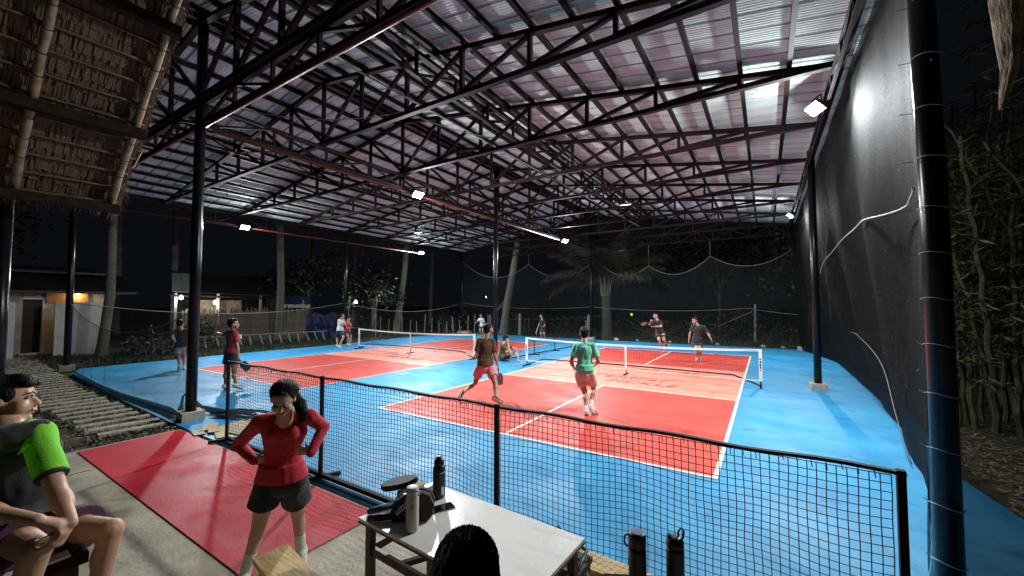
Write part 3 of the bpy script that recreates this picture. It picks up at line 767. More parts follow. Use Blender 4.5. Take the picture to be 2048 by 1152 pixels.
# ================================================================== stepping strips
for i in range(44):
    x = -2.46-.45*i; 
    if x < -19.5: break
    y0 = -3.46-.02*min(i,14)+rnd.uniform(-.05,.05); y1 = -2.60-.004*i+rnd.uniform(-.04,.04)
    if i > 12: y1 = min(y1+ .03*(i-12), -1.4); y0 += .02*(i-12)
    mb = MB().box((x+.0, (y0+y1)/2, -.040),(.20+rnd.uniform(-.02,.03), y1-y0, .05), Matrix.Rotation(rnd.uniform(-.05,.05)-.08,3,'Z'))
    o = struct('stepping_strip', mb, M['block'])
# ================================================================== cardboard on the floor
for k,(x,y,sx,sy,a,z,lb) in enumerate(((-.80,-2.02,.95,.62,.15,.012,'largest tan cardboard sheet on the floor behind the barrier net post'),(-1.32,-2.36,.42,.20,-.5,.020,'small curled cardboard piece next to the concrete footing'),(-1.05,-2.40,.30,.16,-.35,.026,'cardboard offcut in the middle of the scattered sheets'),(-.72,-2.42,.40,.17,-.3,.016,'cardboard strip nearest the foot of the barrier net'),(-1.15,-2.58,.30,.15,-.2,.010,'dirty brown cardboard piece at the edge of the red floor'))):
    Rm_ = Matrix.Rotation(a,3,'Z'); g = []
    for i in range(5):
        for j in range(4):
            p = Rm_ @ Vector(((i/4-.5)*sx,(j/3-.5)*sy,0)); g.append(Vector((x+p.x,y+p.y,z+.012*abs(noise.noise(Vector((p.x*5,p.y*5,k)))))))
    n_ = len(g); fs = [(j*1+i*4, j+i*4+1, j+(i+1)*4+1, j+(i+1)*4) for i in range(4) for j in range(3)]
    mb = MB().add(g+[v+Vector((0,0,.005)) for v in g], [tuple(reversed(f)) for f in fs]+[tuple(q+n_ for q in f) for f in fs])
    solo('cardboard_sheet', mb, M['card'], lb, 'cardboard', 'cardboard scattered by the net', org=Vector((x,y,z)))
# rocks and blocks on the far edge
for k,(x,y,s,lb) in enumerate(((-.75,17.55,.34,'white concrete block beside the palm trunk'),(.45,17.6,.2,'small pale stone first to the right of the palm'),(2.2,17.6,.22,'small pale stone behind the racket player'),(3.35,17.55,.20,'small pale stone between the two far players'),(4.5,17.6,.22,'small pale stone behind the far right player'),(6.5,17.6,.24,'flat pale stone beyond the right net post'),(7.3,17.6,.22,'pale stone nearest the far right corner column'))):
    mb = MB().ball((x,y,.06),(s*.5,s*.35,s*.3),n=9,m=6)
    for v in mb.v: v += Vector((noise.noise(v*6),noise.noise(v*6+Vector((3,3,3))),noise.noise(v*7)))*.03
    solo('stone', mb, M['block'], lb, 'stone', 'stones along the far edge', org=Vector((x,y,0)))
sl = MB().box((-11.6,17.0,.10),(.9,.5,.16), Matrix.Rotation(.3,3,'Z')); solo('concrete_slab', sl, M['block'], 'pale concrete slab lying at the far left corner of the floor', 'slab', org=Vector((-11.6,17,.02)))

# ================================================================== bath house
def bulb(name, loc, label, power, col, m, r=.05):
    t = thing(name, loc, label, 'lamp'); L = Vector(loc)
    part('bulb', MB().ball(L, (r,r,r*1.2)), m, t, smooth=True); part('socket', MB().tube(L+Vector((0,0,r)), L+Vector((0,0,r+.09)), .025), M['white'], t)
    point('lamp_light', t, L+Vector((.0,0,-r*1.6-.02)), power, .05, col); return t
bh = thing('bath_house', (-19.2,-3,0), 'small whitewashed washroom with dark doorway and dark tin roof at far left', 'building')
w = part('wall', MB().box((-19.7,-3.9,1.25),(.18,3.3,2.6)).box((-19.7,-.78,1.25),(.18,1.9,2.6)).box((-19.7,-1.99,2.42),(.18,.6,.26)), M['wall_dim'], bh)
part('door', MB().box((-19.75,-1.99,1.12),(.06,.60,2.26)), M['door'], bh)
part('door_frame', MB().box((-19.58,-1.68,1.15),(.05,.06,2.35)).box((-19.58,-1.99,2.33),(.05,.68,.07)), M['white'], bh)
part('door_sill', MB().box((-19.5,-1.99,-.0),(.3,.66,.09)), M['white'], bh)
part('gable_panel', MB().box((-19.55,-1.0,2.45),(.08,1.25,.58)), M['orangewall'], bh)
part('side_wall', MB().box((-21.5,.15,1.25),(3.6,.16,2.6)), M['wall_dim'], bh)
for k in range(18):
    y0 = -6.6+.43*k
    a, b = Vector((-18.55,y0,2.62)), Vector((-21.6,y0,3.55))
    part('roof_sheet', MB().add([a,a+Vector((0,.42,0)),b+Vector((0,.42,0)),b]+[v+Vector((0,0,.03)) for v in (a,a+Vector((0,.42,0)),b+Vector((0,.42,0)),b)],[(0,1,2,3),(7,6,5,4),(0,4,5,1),(1,5,6,2),(2,6,7,3),(3,7,4,0)]), M['darkroof'], bh)
part('upper_roof', MB().box((-21.8,-2.8,3.72),(2.6,6.4,.10),Matrix.Rotation(.14,3,'Y')), M['darkroof'], bh)
part('fascia', MB().box((-18.52,-2.8,2.60),(.05,7.6,.10)), M['darkroof'], bh)
pw = MB().box((-18.05,-.98,1.02),(.14,1.22,2.28)); part('privacy_wall', pw, M['wall'], bh)
part('privacy_wall', MB().box((-18.2,-3.05,1.02),(.14,.9,2.28)), M['wall'], bh)
part('privacy_wall', MB().box((-18.75,-.45,1.02),(1.25,.12,2.28)), M['wall'], bh)
bulb('washroom_lamp', (-19.35,-.72,2.58), 'warm orange bulb under the tin roof of the washroom', 12, (1,.6,.25), M['bulbwarm'], .06)
# purple bent tube and bundle
pb = thing('folded_cart', (-9.3,-4.4,0), 'purple bent tube handle over a dark folded bundle at the left edge', 'cart')
cc = Vector((-9.3,-4.55,0))
part('handle', MB().path([cc+Vector((0,-.2,.95)),cc+Vector((0,-.05,.98)),cc+Vector((0,.10,.80)),cc+Vector((0,.14,.45)),cc+Vector((.05,.05,.2))],.03,8), M['purple'], pb, smooth=True)
mb = MB().ball(cc+Vector((0,.15,.16)),(.3,.38,.18)).ball(cc+Vector((.1,-.2,.25)),(.25,.3,.25))
for v in mb.v: v += Vector((noise.noise(v*8),noise.noise(v*8+Vector((2,2,2))),noise.noise(v*6)))*.07
part('bundle', mb, M['blackfab'], pb)

# ================================================================== open shed house beyond the left edge
hs = thing('open_shed', (-21.5,6,0), 'low open shed with tin roof, porch posts and bamboo walls behind the left court', 'building')
roof_p = [Vector((-19.6,2.7,2.75)),Vector((-19.6,10.2,2.55)),Vector((-23.0,10.4,3.95)),Vector((-23.2,3.8,4.0))]
for k in range(16):
    t0, t1 = k/16, (k+.97)/16
    a = lerp(roof_p[0],roof_p[1],t0); b = lerp(roof_p[0],roof_p[1],t1); c = lerp(roof_p[3],roof_p[2],t1); d = lerp(roof_p[3],roof_p[2],t0); u = Vector((0,0,.025))
    part('roof_sheet', MB().add([a,b,c,d,a+u,b+u,c+u,d+u],[(0,1,2,3),(7,6,5,4),(0,4,5,1),(1,5,6,2),(2,6,7,3),(3,7,4,0)]), M['darkroof'] if k > 1 else M['roof'], hs)
part('ridge_pole', MB().bar((-23.1,3.7,4.02),(-23.0,10.5,3.98),.12), M['beam'], hs)
for y in (2.95,4.9,7.2,9.9): part('porch_post', MB().bar((-19.9,y,0),(-19.9,y,2.7),.12), M['post'], hs)
part('porch_beam', MB().bar((-19.9,2.7,2.55),(-19.9,10.1,2.45),.12,.1), M['beam'], hs)
part('back_wall', MB().box((-23.0,6.9,1.3),(.1,6.4,2.6)), M['darkroof'], hs)
part('inner_panel', MB().box((-21.0,5.4,1.9),(.06,2.4,.9)), M['oldwood'], hs)
bulb('porch_lamp', (-19.75,3.15,2.45), 'white bulb at the left corner of the open shed', 55, (.95,.97,1), M['bulb'], .09)
bulb('porch_lamp', (-19.3,4.55,2.20), 'white bulb on a post in front of the shed, above the bamboo fence', 60, (.95,.97,1), M['bulb'], .085)
bulb('yard_lamp', (-17.8,12.5,2.26), 'white yard light between the trunks right of the left eave pole', 30, (1,.97,.9), M['bulb'], .10)
bulb('distant_lamp', (-11.1,18.9,2.65), 'tiny distant light above the far left fence posts', 1.5, (1,1,1), M['bulb'], .03)
# bamboo slat fence: every slat a part
bf = thing('bamboo_fence', (-19.0,5.5,0), 'tall fence of upright split bamboo slats in front of the shed', 'fence')
a, b = Vector((-19.9,3.3,0)), Vector((-17.3,8.6,0)); n = 84
slm = [MB().box((0,0,.85+h_),(.075,.03,1.7+2*h_)).mesh('slat', M['fencewood']) for h_ in (0,.04,.09,-.05)]
ang = math.atan2((b-a).y,(b-a).x)
for k in range(n):
    inst('slat', slm[rnd.randrange(4)], bf, lerp(a,b,(k+.5)/n)+Vector((0,0,rnd.uniform(-.03,.05))), (rnd.uniform(-.02,.02),rnd.uniform(-.02,.02),ang+rnd.uniform(-.1,.1)))
for z in (.5,1.35): part('rail', MB().bar(a+Vector((-.04,.03,z)),b+Vector((-.04,.03,z)),.05), M['fencewood'], bf)
# blue tarpaulin over a pile
tp = thing('tarpaulin', (-17.2,9.2,0), 'crumpled dark blue tarpaulin hung like a wall beside the tall palm trunk', 'tarpaulin')
vs = []; A_, B_ = Vector((-17.9,8.6,0)), Vector((-16.3,10.0,0))
for j in range(19):
    for i in range(25):
        p = lerp(A_,B_,i/24); z = 1.5*j/18*(1-.06*math.sin(i*.5)); w_ = .13*noise.noise(Vector((i*.45,j*.35,1)))+.05*noise.noise(Vector((i*1.1,j*1.2,5)))
        vs.append(Vector((p.x+.6*w_+(.35*(1-j/18)), p.y-.7*w_, z)))
part('sheet', MB().add(vs,[(j*25+i,j*25+i+1,(j+1)*25+i+1,(j+1)*25+i) for j in range(18) for i in range(24)]), M['tarp'], tp, smooth=True)
tp2 = thing('tarpaulin', (-20.3,9.2,2.2), 'blue tarpaulin strip with pale lower edge along the shed roof end', 'tarpaulin')
part('sheet', MB().box((-19.9,9.2,2.35),(.05,2.3,.5),Matrix.Rotation(.35,3,'Y')), M['tarp'], tp2); part('pale_edge', MB().box((-19.75,9.2,1.98),(.04,2.2,.22)), M['wall_dim'], tp2)
# low rail with raked pickets
lr = thing('low_rail_fence', (-15.5,5,0), 'low wooden rail with short raked pickets along the grass at left', 'fence')
ra, rb = Vector((-16.6,.9,.52)), Vector((-15.6,8.9,.50))
part('rail', MB().bar(ra,rb,.06,.05), M['post'], lr)
pk = MB().bar((0,0,-.05),(.30,0,-.52),.065,.04).mesh('picket', M['post'])
for k in range(17): inst('picket', pk, lr, lerp(ra,rb,(k+.5)/17)+Vector((0,0,rnd.uniform(-.02,.02))), (0,0,rnd.uniform(-.25,.25)))

# ================================================================== fence posts at the far end
fps = [(-10.5,18.6,1.35,.09,'stout grey fence post at the far left, next to the corner pole'),(-8.9,18.3,.95,.05,'thin grey post left of the leaning palm'),(-7.6,18.0,1.45,.11,'thick pale fence post right of the middle column'),
       (-7.75,18.1,.95,.04,'thin stick leaning on the thick pale fence post'),(-2.75,18.2,1.45,.10,'thick pale fence post just left of the bushy palm'),(-2.95,18.3,1.1,.04,'slim stake beside the post left of the bushy palm'),(6.1,20.3,2.1,.07,'tall pale stake in the undergrowth at far right')]
for k,(x,y,h,r,lb) in enumerate(fps):
    mb = MB().path([(x,y,0),(x+.02,y,h*.5),(x+rnd.uniform(-.04,.06),y,h)],[r,r*.95,r*.85],9); solo('fence_post', mb, M['post'], lb, 'post', 'wooden posts past the far end', org=Vector((x,y,0)))
w0 = MB().path([(-9.6,18.2,1.0),(-7.6,18.0,1.05),(-5.2,18.1,1.12),(-2.75,18.2,1.3),(-1.5,18.2,1.42)],.008,4)
bw = thing('barbed_wire', (-7.6,18,1.05), 'barbed wire with pale knots strung between the far fence posts', 'wire'); part('wire', w0, M['dimrope'], bw)
mb = MB()
for k in range(18): mb.ball(lerp((-9.4,18.2,1.0),(-1.6,18.2,1.40),k/17)+Vector((0,0,-.02*math.sin(k))),.022,n=5,m=4)
part('wire_knots', mb, M['rope'], bw, kind='stuff')
# scattered sticks of a rough fence at left-back
for k in range(22):
    x = -15.2+.36*k+rnd.uniform(-.08,.08); y = 12.5+.33*k; h = rnd.uniform(.9,1.5)
    solo('fence_stick', MB().path([(x,y,-.05),(x+rnd.uniform(-.1,.1),y,h)],[.035,.025],6), M['fencewood'],
         'rough upright fence stick, one of a row in the dark beyond the left court', 'stick', 'rough fence sticks beyond the left court', org=Vector((x,y,0)))
bs = [((6.0,20.2,1.7),(3.6,20.6,.5)),((5.9,20.1,1.9),(7.4,20.6,1.3))]
solo('leaning_pole', MB().tube(*bs[0],.03), M['fencewood'], 'thin pole leaning on the tall stake at far right', 'pole', org=Vector(bs[0][1]))
solo('bare_branch', MB().path([(-10.0,18.4,.0),(-9.9,18.4,1.4),(-9.3,18.3,2.1),(-8.7,18.2,2.6),(-8.2,18.2,2.8)],[.04,.035,.025,.015,.006],6), M['post'], 'crooked bare branch standing behind the woman in white', 'branch', org=Vector((-10,18.4,0)))

# ================================================================== trees
def trunk_mb(pts, r0, r1, ringed=True, n=10, steps=44):
    P = [Vector(p) for p in pts]; mb = MB(); out = []; rs = []
    for i in range(steps+1):
        t = i/steps*(len(P)-1); k = min(int(t), len(P)-2); f = t-k
        out.append(lerp(P[k],P[k+1],f)); u = i/steps; base = (.35*math.exp(-u*22))
        rs.append((r0+(r1-r0)*u)*(1+base)*(1+(.05 if ringed and i%2 else 0)+.03*noise.noise(Vector((i,r0*9,0)))))
    return mb.path(out, rs, n)
def frond_mesh(L=3.2, droop=1.0, n=34, seed=0):
    rr = random.Random(seed); mb = MB(); sp = []
    for i in range(n+1):
        t = i/n; sp.append(Vector((L*t*(1-.12*t*t), 0, L*(.42*t-.62*droop*t*t))))
    mb.path(sp, [.028*(1-i/n)+.004 for i in range(n+1)], 4, False)
    for i in range(3, n):
        p = sp[i]; t = i/n; l = L*.30*math.sin(math.pi*min(1,t*.92+.12))**.7*rr.uniform(.85,1.1)
        for sg in (-1,1):
            for q in (0,.5):
                pp = lerp(sp[i],sp[i+1],q); d = Vector((.55,sg*.72,-.22-rr.uniform(0,.35))).normalized(); e = pp+d*l*.55+Vector((0,0,.0)); e2 = pp+d*l*.85+Vector((0,0,-l*.32))
                w_ = .022; mb.add([pp+Vector((-w_*.6,0,0)),pp+Vector((w_*.6,0,0)),e+Vector((w_,0,0)),e-Vector((w_,0,0)),e2],[(0,1,2,3),(3,2,4)])
    return mb
FR = [frond_mesh(3.3,.9,32,1).mesh('frond', M['frond']), frond_mesh(3.0,1.25,32,2).mesh('frond', M['frond']), frond_mesh(3.6,.7,34,3).mesh('frond', M['frond'])]
def coconut(pts, r0, r1, label, nf=11, scale=1., steps=44):
    b = Vector(pts[0]); t = thing('coconut_palm', b, label, 'palm tree', 'coconut palms around the courts')
    part('trunk', trunk_mb(pts, r0, r1, steps=steps), M['trunk'], t, smooth=True)
    top = Vector(pts[-1])
    for k in range(nf):
        inst('frond', FR[k%3], t, top, (0, R(rnd.uniform(-38,14)), 2*math.pi*k/nf+rnd.uniform(-.2,.2)), (scale,)*3)
    return t
coconut([(-17.6,7.15,-.1),(-17.55,7.2,3),(-17.6,7.1,6.5),(-17.7,7.0,11)], .20,.16, 'thick pale ringed coconut trunk standing in front of the shed', 12, 1.2, 90)
coconut([(-16.3,-.55,-.1),(-16.0,-.42,2.4),(-15.9,-.45,5),(-15.8,-.5,10)], .17,.13, 'coconut trunk leaning right beside the washroom roof', 12, 1.1, 70)
coconut([(-27.7,5.3,0),(-27.7,5.3,11)], .22,.17, 'slim coconut trunk in the dark left of the front column', 10, 1.1)
coconut([(-23.0,16.0,0),(-22.7,15.9,5),(-22.2,15.6,11)], .24,.18, 'dim coconut trunk behind the left eave pole', 10, 1.1)
coconut([(-15.9,14.5,0),(-15.5,14.8,4),(-15.1,15.2,10.5)], .24,.17, 'slightly curved coconut trunk right of the left lamps', 11, 1.1)
coconut([(-8.95,18.0,0),(-8.75,18.1,2.0),(-8.2,18.1,4.4),(-7.8,18.1,6.5),(-7.2,18.2,10.5)], .27,.17, 'pale leaning coconut trunk right behind the middle column', 11, 1.1, 70)
coconut([(-20.2,22.4,0),(-20.1,22.6,10)], .2,.15, 'thin far coconut trunk, left of the pale leaning one', 9, 1.)
coconut([(-30.5,3.1,0),(-31,3.2,11)], .2,.16, 'faint coconut trunk far behind the washroom', 9, 1.)
coconut([(-26.0,14.0,0),(-25.8,14.2,11)], .22,.16, 'faint coconut trunk above the blue tarpaulin', 9, 1.)
# bushy young palm behind the right court
bp_ = thing('bushy_palm', (-1.7,18.7,0), 'stout young palm with long arching fronds behind the far end of the right court', 'palm tree')
part('trunk', trunk_mb([(-1.7,18.7,-.1),(-1.72,18.7,1.5),(-1.75,18.65,3.5)], .32,.26, False, 12, 26), M['palmbark'], bp_, smooth=True)
top = Vector((-1.75,18.65,3.5))
fm = [frond_mesh(4.6,.95,44,11).mesh('frond', M['frond']), frond_mesh(4.2,1.2,40,12).mesh('frond', M['frond'])]
ang_ = [(5,-20),(-14,-34),(35,-30),(170,-25),(200,-36),(150,-42),(75,-40),(110,-34),(255,-38),(285,-48),(-60,-30),(225,-16),(-32,-8),(190,-2),(60,-12),(20,-60),(130,-66),(240,-62),(320,-64)]
for k,(az,el) in enumerate(ang_): inst('frond', fm[k%2], bp_, top, (0, R(el), R(az)), (.9+.1*(k%3),)*3)
for k in range(9):
    a = 2*math.pi*k/9; part('leaf_base', MB().path([top+Vector((.24*math.cos(a),.24*math.sin(a),-.9)),top+Vector((.30*math.cos(a),.30*math.sin(a),-.3)),top+Vector((.5*math.cos(a),.5*math.sin(a),.5))],[.05,.045,.03],5), M['fencewood'], bp_)
# leafy crowns from leaf quads
def leaves(mb, c, rad, n, size, seed, elong=1.8):
    rr = random.Random(seed); c = Vector(c)
    cl = [Vector((rr.gauss(0,.5),rr.gauss(0,.5),rr.gauss(0,.45))) for _ in range(14)]
    for i in range(n):
        q = rr.choice(cl); d = Vector((rr.gauss(0,.26),rr.gauss(0,.26),rr.gauss(0,.22)))+q
        p = c+Vector((d.x*rad[0],d.y*rad[1],d.z*rad[2])); s = size*rr.uniform(.5,1.3)
        a = Vector((rr.gauss(0,1),rr.gauss(0,1),rr.gauss(0,.7)-.4)).normalized(); b_ = a.orthogonal().normalized()
        b_ = (Matrix.Rotation(rr.uniform(0,6.28),3,a) @ b_)
        mb.add([p, p+a*s*.5+b_*s*.5/elong, p+a*s, p+a*s*.5-b_*s*.5/elong],[(0,1,2,3)])
    return mb
def leafy_tree(loc, h, rad, n, size, label, seed, name='leafy_tree', lm='leaf'):
    L = Vector(loc); t = thing(name, loc, label, 'tree')
    rr = random.Random(seed); c = L+Vector((0,0,h))
    part('trunk', MB().path([L,L+Vector((.1,0,h*.45)),L+Vector((0,.1,h*.85))],[.14,.11,.07],8), M['trunk'], t, smooth=True)
    for k in range(5):
        e = c+Vector((rr.uniform(-.7,.7)*rad[0],rr.uniform(-.7,.7)*rad[1],rr.uniform(-.3,.6)*rad[2])); part('branch', MB().path([L+Vector((.05,.05,h*(.4+.08*k))), lerp(L+Vector((0,0,h*.7)),e,.5), e],[.06,.04,.015],5), M['trunk'], t)
    part('crown', leaves(MB(), c, rad, n, size, seed), M[lm], t, kind='stuff'); return t
leafy_tree((-15.4,12.0,0), 2.9, (1.5,1.5,1.1), 1500, .26, 'dark round-crowned tree right of the left eave pole', 5)
leafy_tree((-18.5,14.5,0), 3.6, (2.0,2.0,1.6), 1200, .3, 'dark tree behind the yard light', 6)
leafy_tree((-20.5,10.5,0), 4.2, (2.6,2.4,1.8), 1400, .3, 'dark spreading tree above the end of the shed', 7)
leafy_tree((3.5,30,0), 6.0, (4.5,3,3.0), 1500, .4, 'dim tree far behind the right court', 8)
leafy_tree((8.6,21.5,0), 4.5, (1.6,1.6,2.6), 1500, .28, 'slender dim tree at the far right corner by the black screen', 9)
leafy_tree((-25.5,-3.5,0), 5.5, (3,3,2.5), 1200, .35, 'dark tree behind the washroom', 10)
# broad yellowing leaves
for k,(p,lb) in enumerate((((-13.9,9.2,2.55),'left of two yellowing broad leaves by the left eave pole'),((-13.0,10.4,2.62),'right of two yellowing broad leaves by the left eave pole'))):
    P0 = Vector(p); t = thing('broad_leaf_plant', (p[0],p[1],0), lb, 'plant')
    part('stalk', MB().path([(p[0]-.15,p[1]+.1,0),(p[0]-.1,p[1]+.05,1.6),(p[0],p[1],p[2])],[.05,.035,.015],6), M['fencewood'], t)
    mb = MB(); mb.add([P0,P0+Vector((.10,.05,-.22)),P0+Vector((.05,.02,-.62)),P0+Vector((-.09,-.04,-.30)),P0+Vector((.015,-.03,-.3))],[(0,1,4),(1,2,4),(2,3,4),(3,0,4)])
    part('leaf', mb, M['yleaf'], t)
# undergrowth bushes, each its own
us = [((-16.5,1.6,0),(1.1,.8,.55),'low bush left of the front column behind the side net'),((-14.8,.4,0),(.9,.6,.45),'low bush beside the leaning trunk'),((-17.0,3.2,0),(1.3,.8,.8),'bush in front of the left end of the bamboo fence'),
      ((-9.5,21,0),(2.2,1,1.1),'dark bush behind the far left fence posts'),((-5.0,21,0),(2.4,1,.9),'dark bush between the far fence posts'),((.8,20.5,0),(2.3,1,.8),'dark bush right of the bushy palm'),
      ((3.6,20.8,0),(2.2,1,.9),'dark bush behind the two far players'),((6.6,20.5,0),(1.8,1,.9),'dark bush at the tall stake'),((-13.0,17,0),(1.8,1.2,.9),'dark bush at the far left corner'),((-16.5,12.2,0),(1.6,1.2,.8),'dark bush below the yard light')]
for k,(p,rad,lb) in enumerate(us):
    c = Vector(p)+Vector((0,0,rad[2]*.8)); t = thing('bush', p, lb, 'bush', 'bushes in the dark around the courts')
    part('foliage', leaves(MB(), c, rad, 900, .16, 40+k, 2.4), M['leaf'], t, kind='stuff')
    mb = MB(); rr = random.Random(k)
    for q in range(14): mb.path([Vector(p)+Vector((rr.uniform(-.6,.6)*rad[0],rr.uniform(-.5,.5)*rad[1],0)), c+Vector((rr.uniform(-.9,.9)*rad[0],rr.uniform(-.7,.7)*rad[1],rr.uniform(-.3,.8)*rad[2]))],[.012,.004],3,False)
    part('twigs', mb, M['fencewood'], t, kind='stuff')
# grass blades
def grass(name, label, regions, seed):
    rr = random.Random(seed); mb = MB()
    for (x0,y0,x1,y1,n,h) in regions:
        for i in range(n):
            x = rr.uniform(x0,x1); y = rr.uniform(y0,y1)
            if noise.noise(Vector((x*.9,y*.9,2))) < rr.uniform(-.5,.15): continue
            hh = h*rr.uniform(.4,1.3); a = rr.uniform(0,6.28); w_ = .012+hh*.02; d = Vector((math.cos(a),math.sin(a),0)); l = Vector((rr.gauss(0,.35),rr.gauss(0,.35),1))*hh
            p = Vector((x,y,-.06)); mb.add([p-d*w_,p+d*w_,p+l],[(0,1,2)])
    return stuff(name, mb, M['grass'], label, 'grass')
grass('grass', 'short dark grass on the ground around the courts and beside the stepping strips',
      [(-17.5,-2.3,-12.5,8,15000,.15),(-18,8,-12.9,18,7000,.16),(-13,18,9,23,12000,.28),(-18,-6,-2,-3.5,5000,.07),(-12,-3.6,-1.8,-2.5,7000,.055),(-19,-3.6,-12,-1.4,5000,.08),(-2.6,-4.6,-1.0,-3.9,900,.05)], 3)
# fallen leaves and litter
def litter(name, label, regions, seed, m, cat='leaf litter'):
    rr = random.Random(seed); mb = MB()
    for (x0,y0,x1,y1,n,l,w_) in regions:
        for i in range(n):
            x = rr.uniform(x0,x1); y = rr.uniform(y0,y1); a = rr.uniform(0,6.28); d = Vector((math.cos(a),math.sin(a),rr.uniform(-.15,.2)))*l*rr.uniform(.4,1.2); e = Vector((-math.sin(a),math.cos(a),0))*w_
            p = Vector((x,y,-.05+rr.uniform(0,.05))); mb.add([p-e,p+d*.5-e,p+d,p+d*.5+e,p+e],[(0,1,3,4),(1,2,3)])
    return stuff(name, mb, m, label, cat)
litter('leaf_litter', 'pale dry bamboo leaves carpeting the ground right of the near column', [(8.75,-1.5,14,4,5200,.14,.009),(9.2,4,15,9,3600,.16,.010)], 4, M['litter'])
litter('fallen_leaves', 'small fallen leaves between the stepping strips', [(-12,-3.6,-1.7,-2.5,1500,.05,.012),(-9,-5.2,-1.7,-3.5,900,.05,.014)], 6, M['litter'])
# ================================================================== bamboo clumps on the right
def clump(c, n, spread, label, seed, h=7):
    rr = random.Random(seed); C = Vector(c); t = thing('bamboo_clump', c, label, 'bamboo', 'bamboo clumps outside the right screen'); lm = MB(); tw = MB()
    for k in range(n):
        b = C+Vector((rr.gauss(0,spread[0]),rr.gauss(0,spread[1]),-.05)); lean = Vector((rr.gauss(0,.55),rr.gauss(0,.45),0)); hh = h*rr.uniform(.6,1.1); r = rr.uniform(.028,.055)
        pts = []; rs = []
        for i in range(25):
            u = i/24; pts.append(b+lean*(u*.5+u*u*1.1)+Vector((.02*math.sin(i*1.7+k),0,hh*u))); rs.append(r*(1-.5*u)*(1.0 if i%2 else 1.13))
        part('culm', MB().path(pts, rs, 6), M['culm'], t)
        for i in range(3,24):
            for q in range(rr.randrange(1,4)):
                if i < 6 and rr.random() < .8: continue
                a = rr.uniform(0,6.28); p = pts[i]; e = p+Vector((math.cos(a),math.sin(a),rr.uniform(-.2,.7)))*rr.uniform(.25,.7)
                tw.path([p,e],[.006,.002],3,False)
                for z in range(rr.randrange(8,16)):
                    o = lerp(p,e,rr.uniform(.3,1.05)); d = Vector((rr.gauss(0,.7),rr.gauss(0,.7),rr.uniform(-1,.15))).normalized()*rr.uniform(.14,.28); s_ = d.orthogonal().normalized()*.017
                    lm.add([o,o+d*.4+s_,o+d,o+d*.4-s_],[(0,1,2,3)])
    part('leaves', lm, M['bleaf'], t, kind='stuff'); part('twigs', tw, M['culm'], t, kind='stuff')
clump((9.9,4.9,0), 13, (.28,.5), 'bamboo clump nearest the black column, with bare pale stems', 1, 6.5)
clump((10.8,4.4,0), 13, (.35,.5), 'bamboo clump at the right edge of the picture', 2, 7)
clump((10.2,7.0,0), 12, (.5,.6), 'bamboo clump behind the two nearest ones', 3, 7.5)
clump((11.4,3.2,0), 8, (.35,.4), 'loose bamboo clump cut by the right edge of the frame', 4, 6.5)
clump((10.0,11.0,0), 9, (.5,1.0), 'dark bamboo clump outside the middle of the black screen', 5, 7.5)
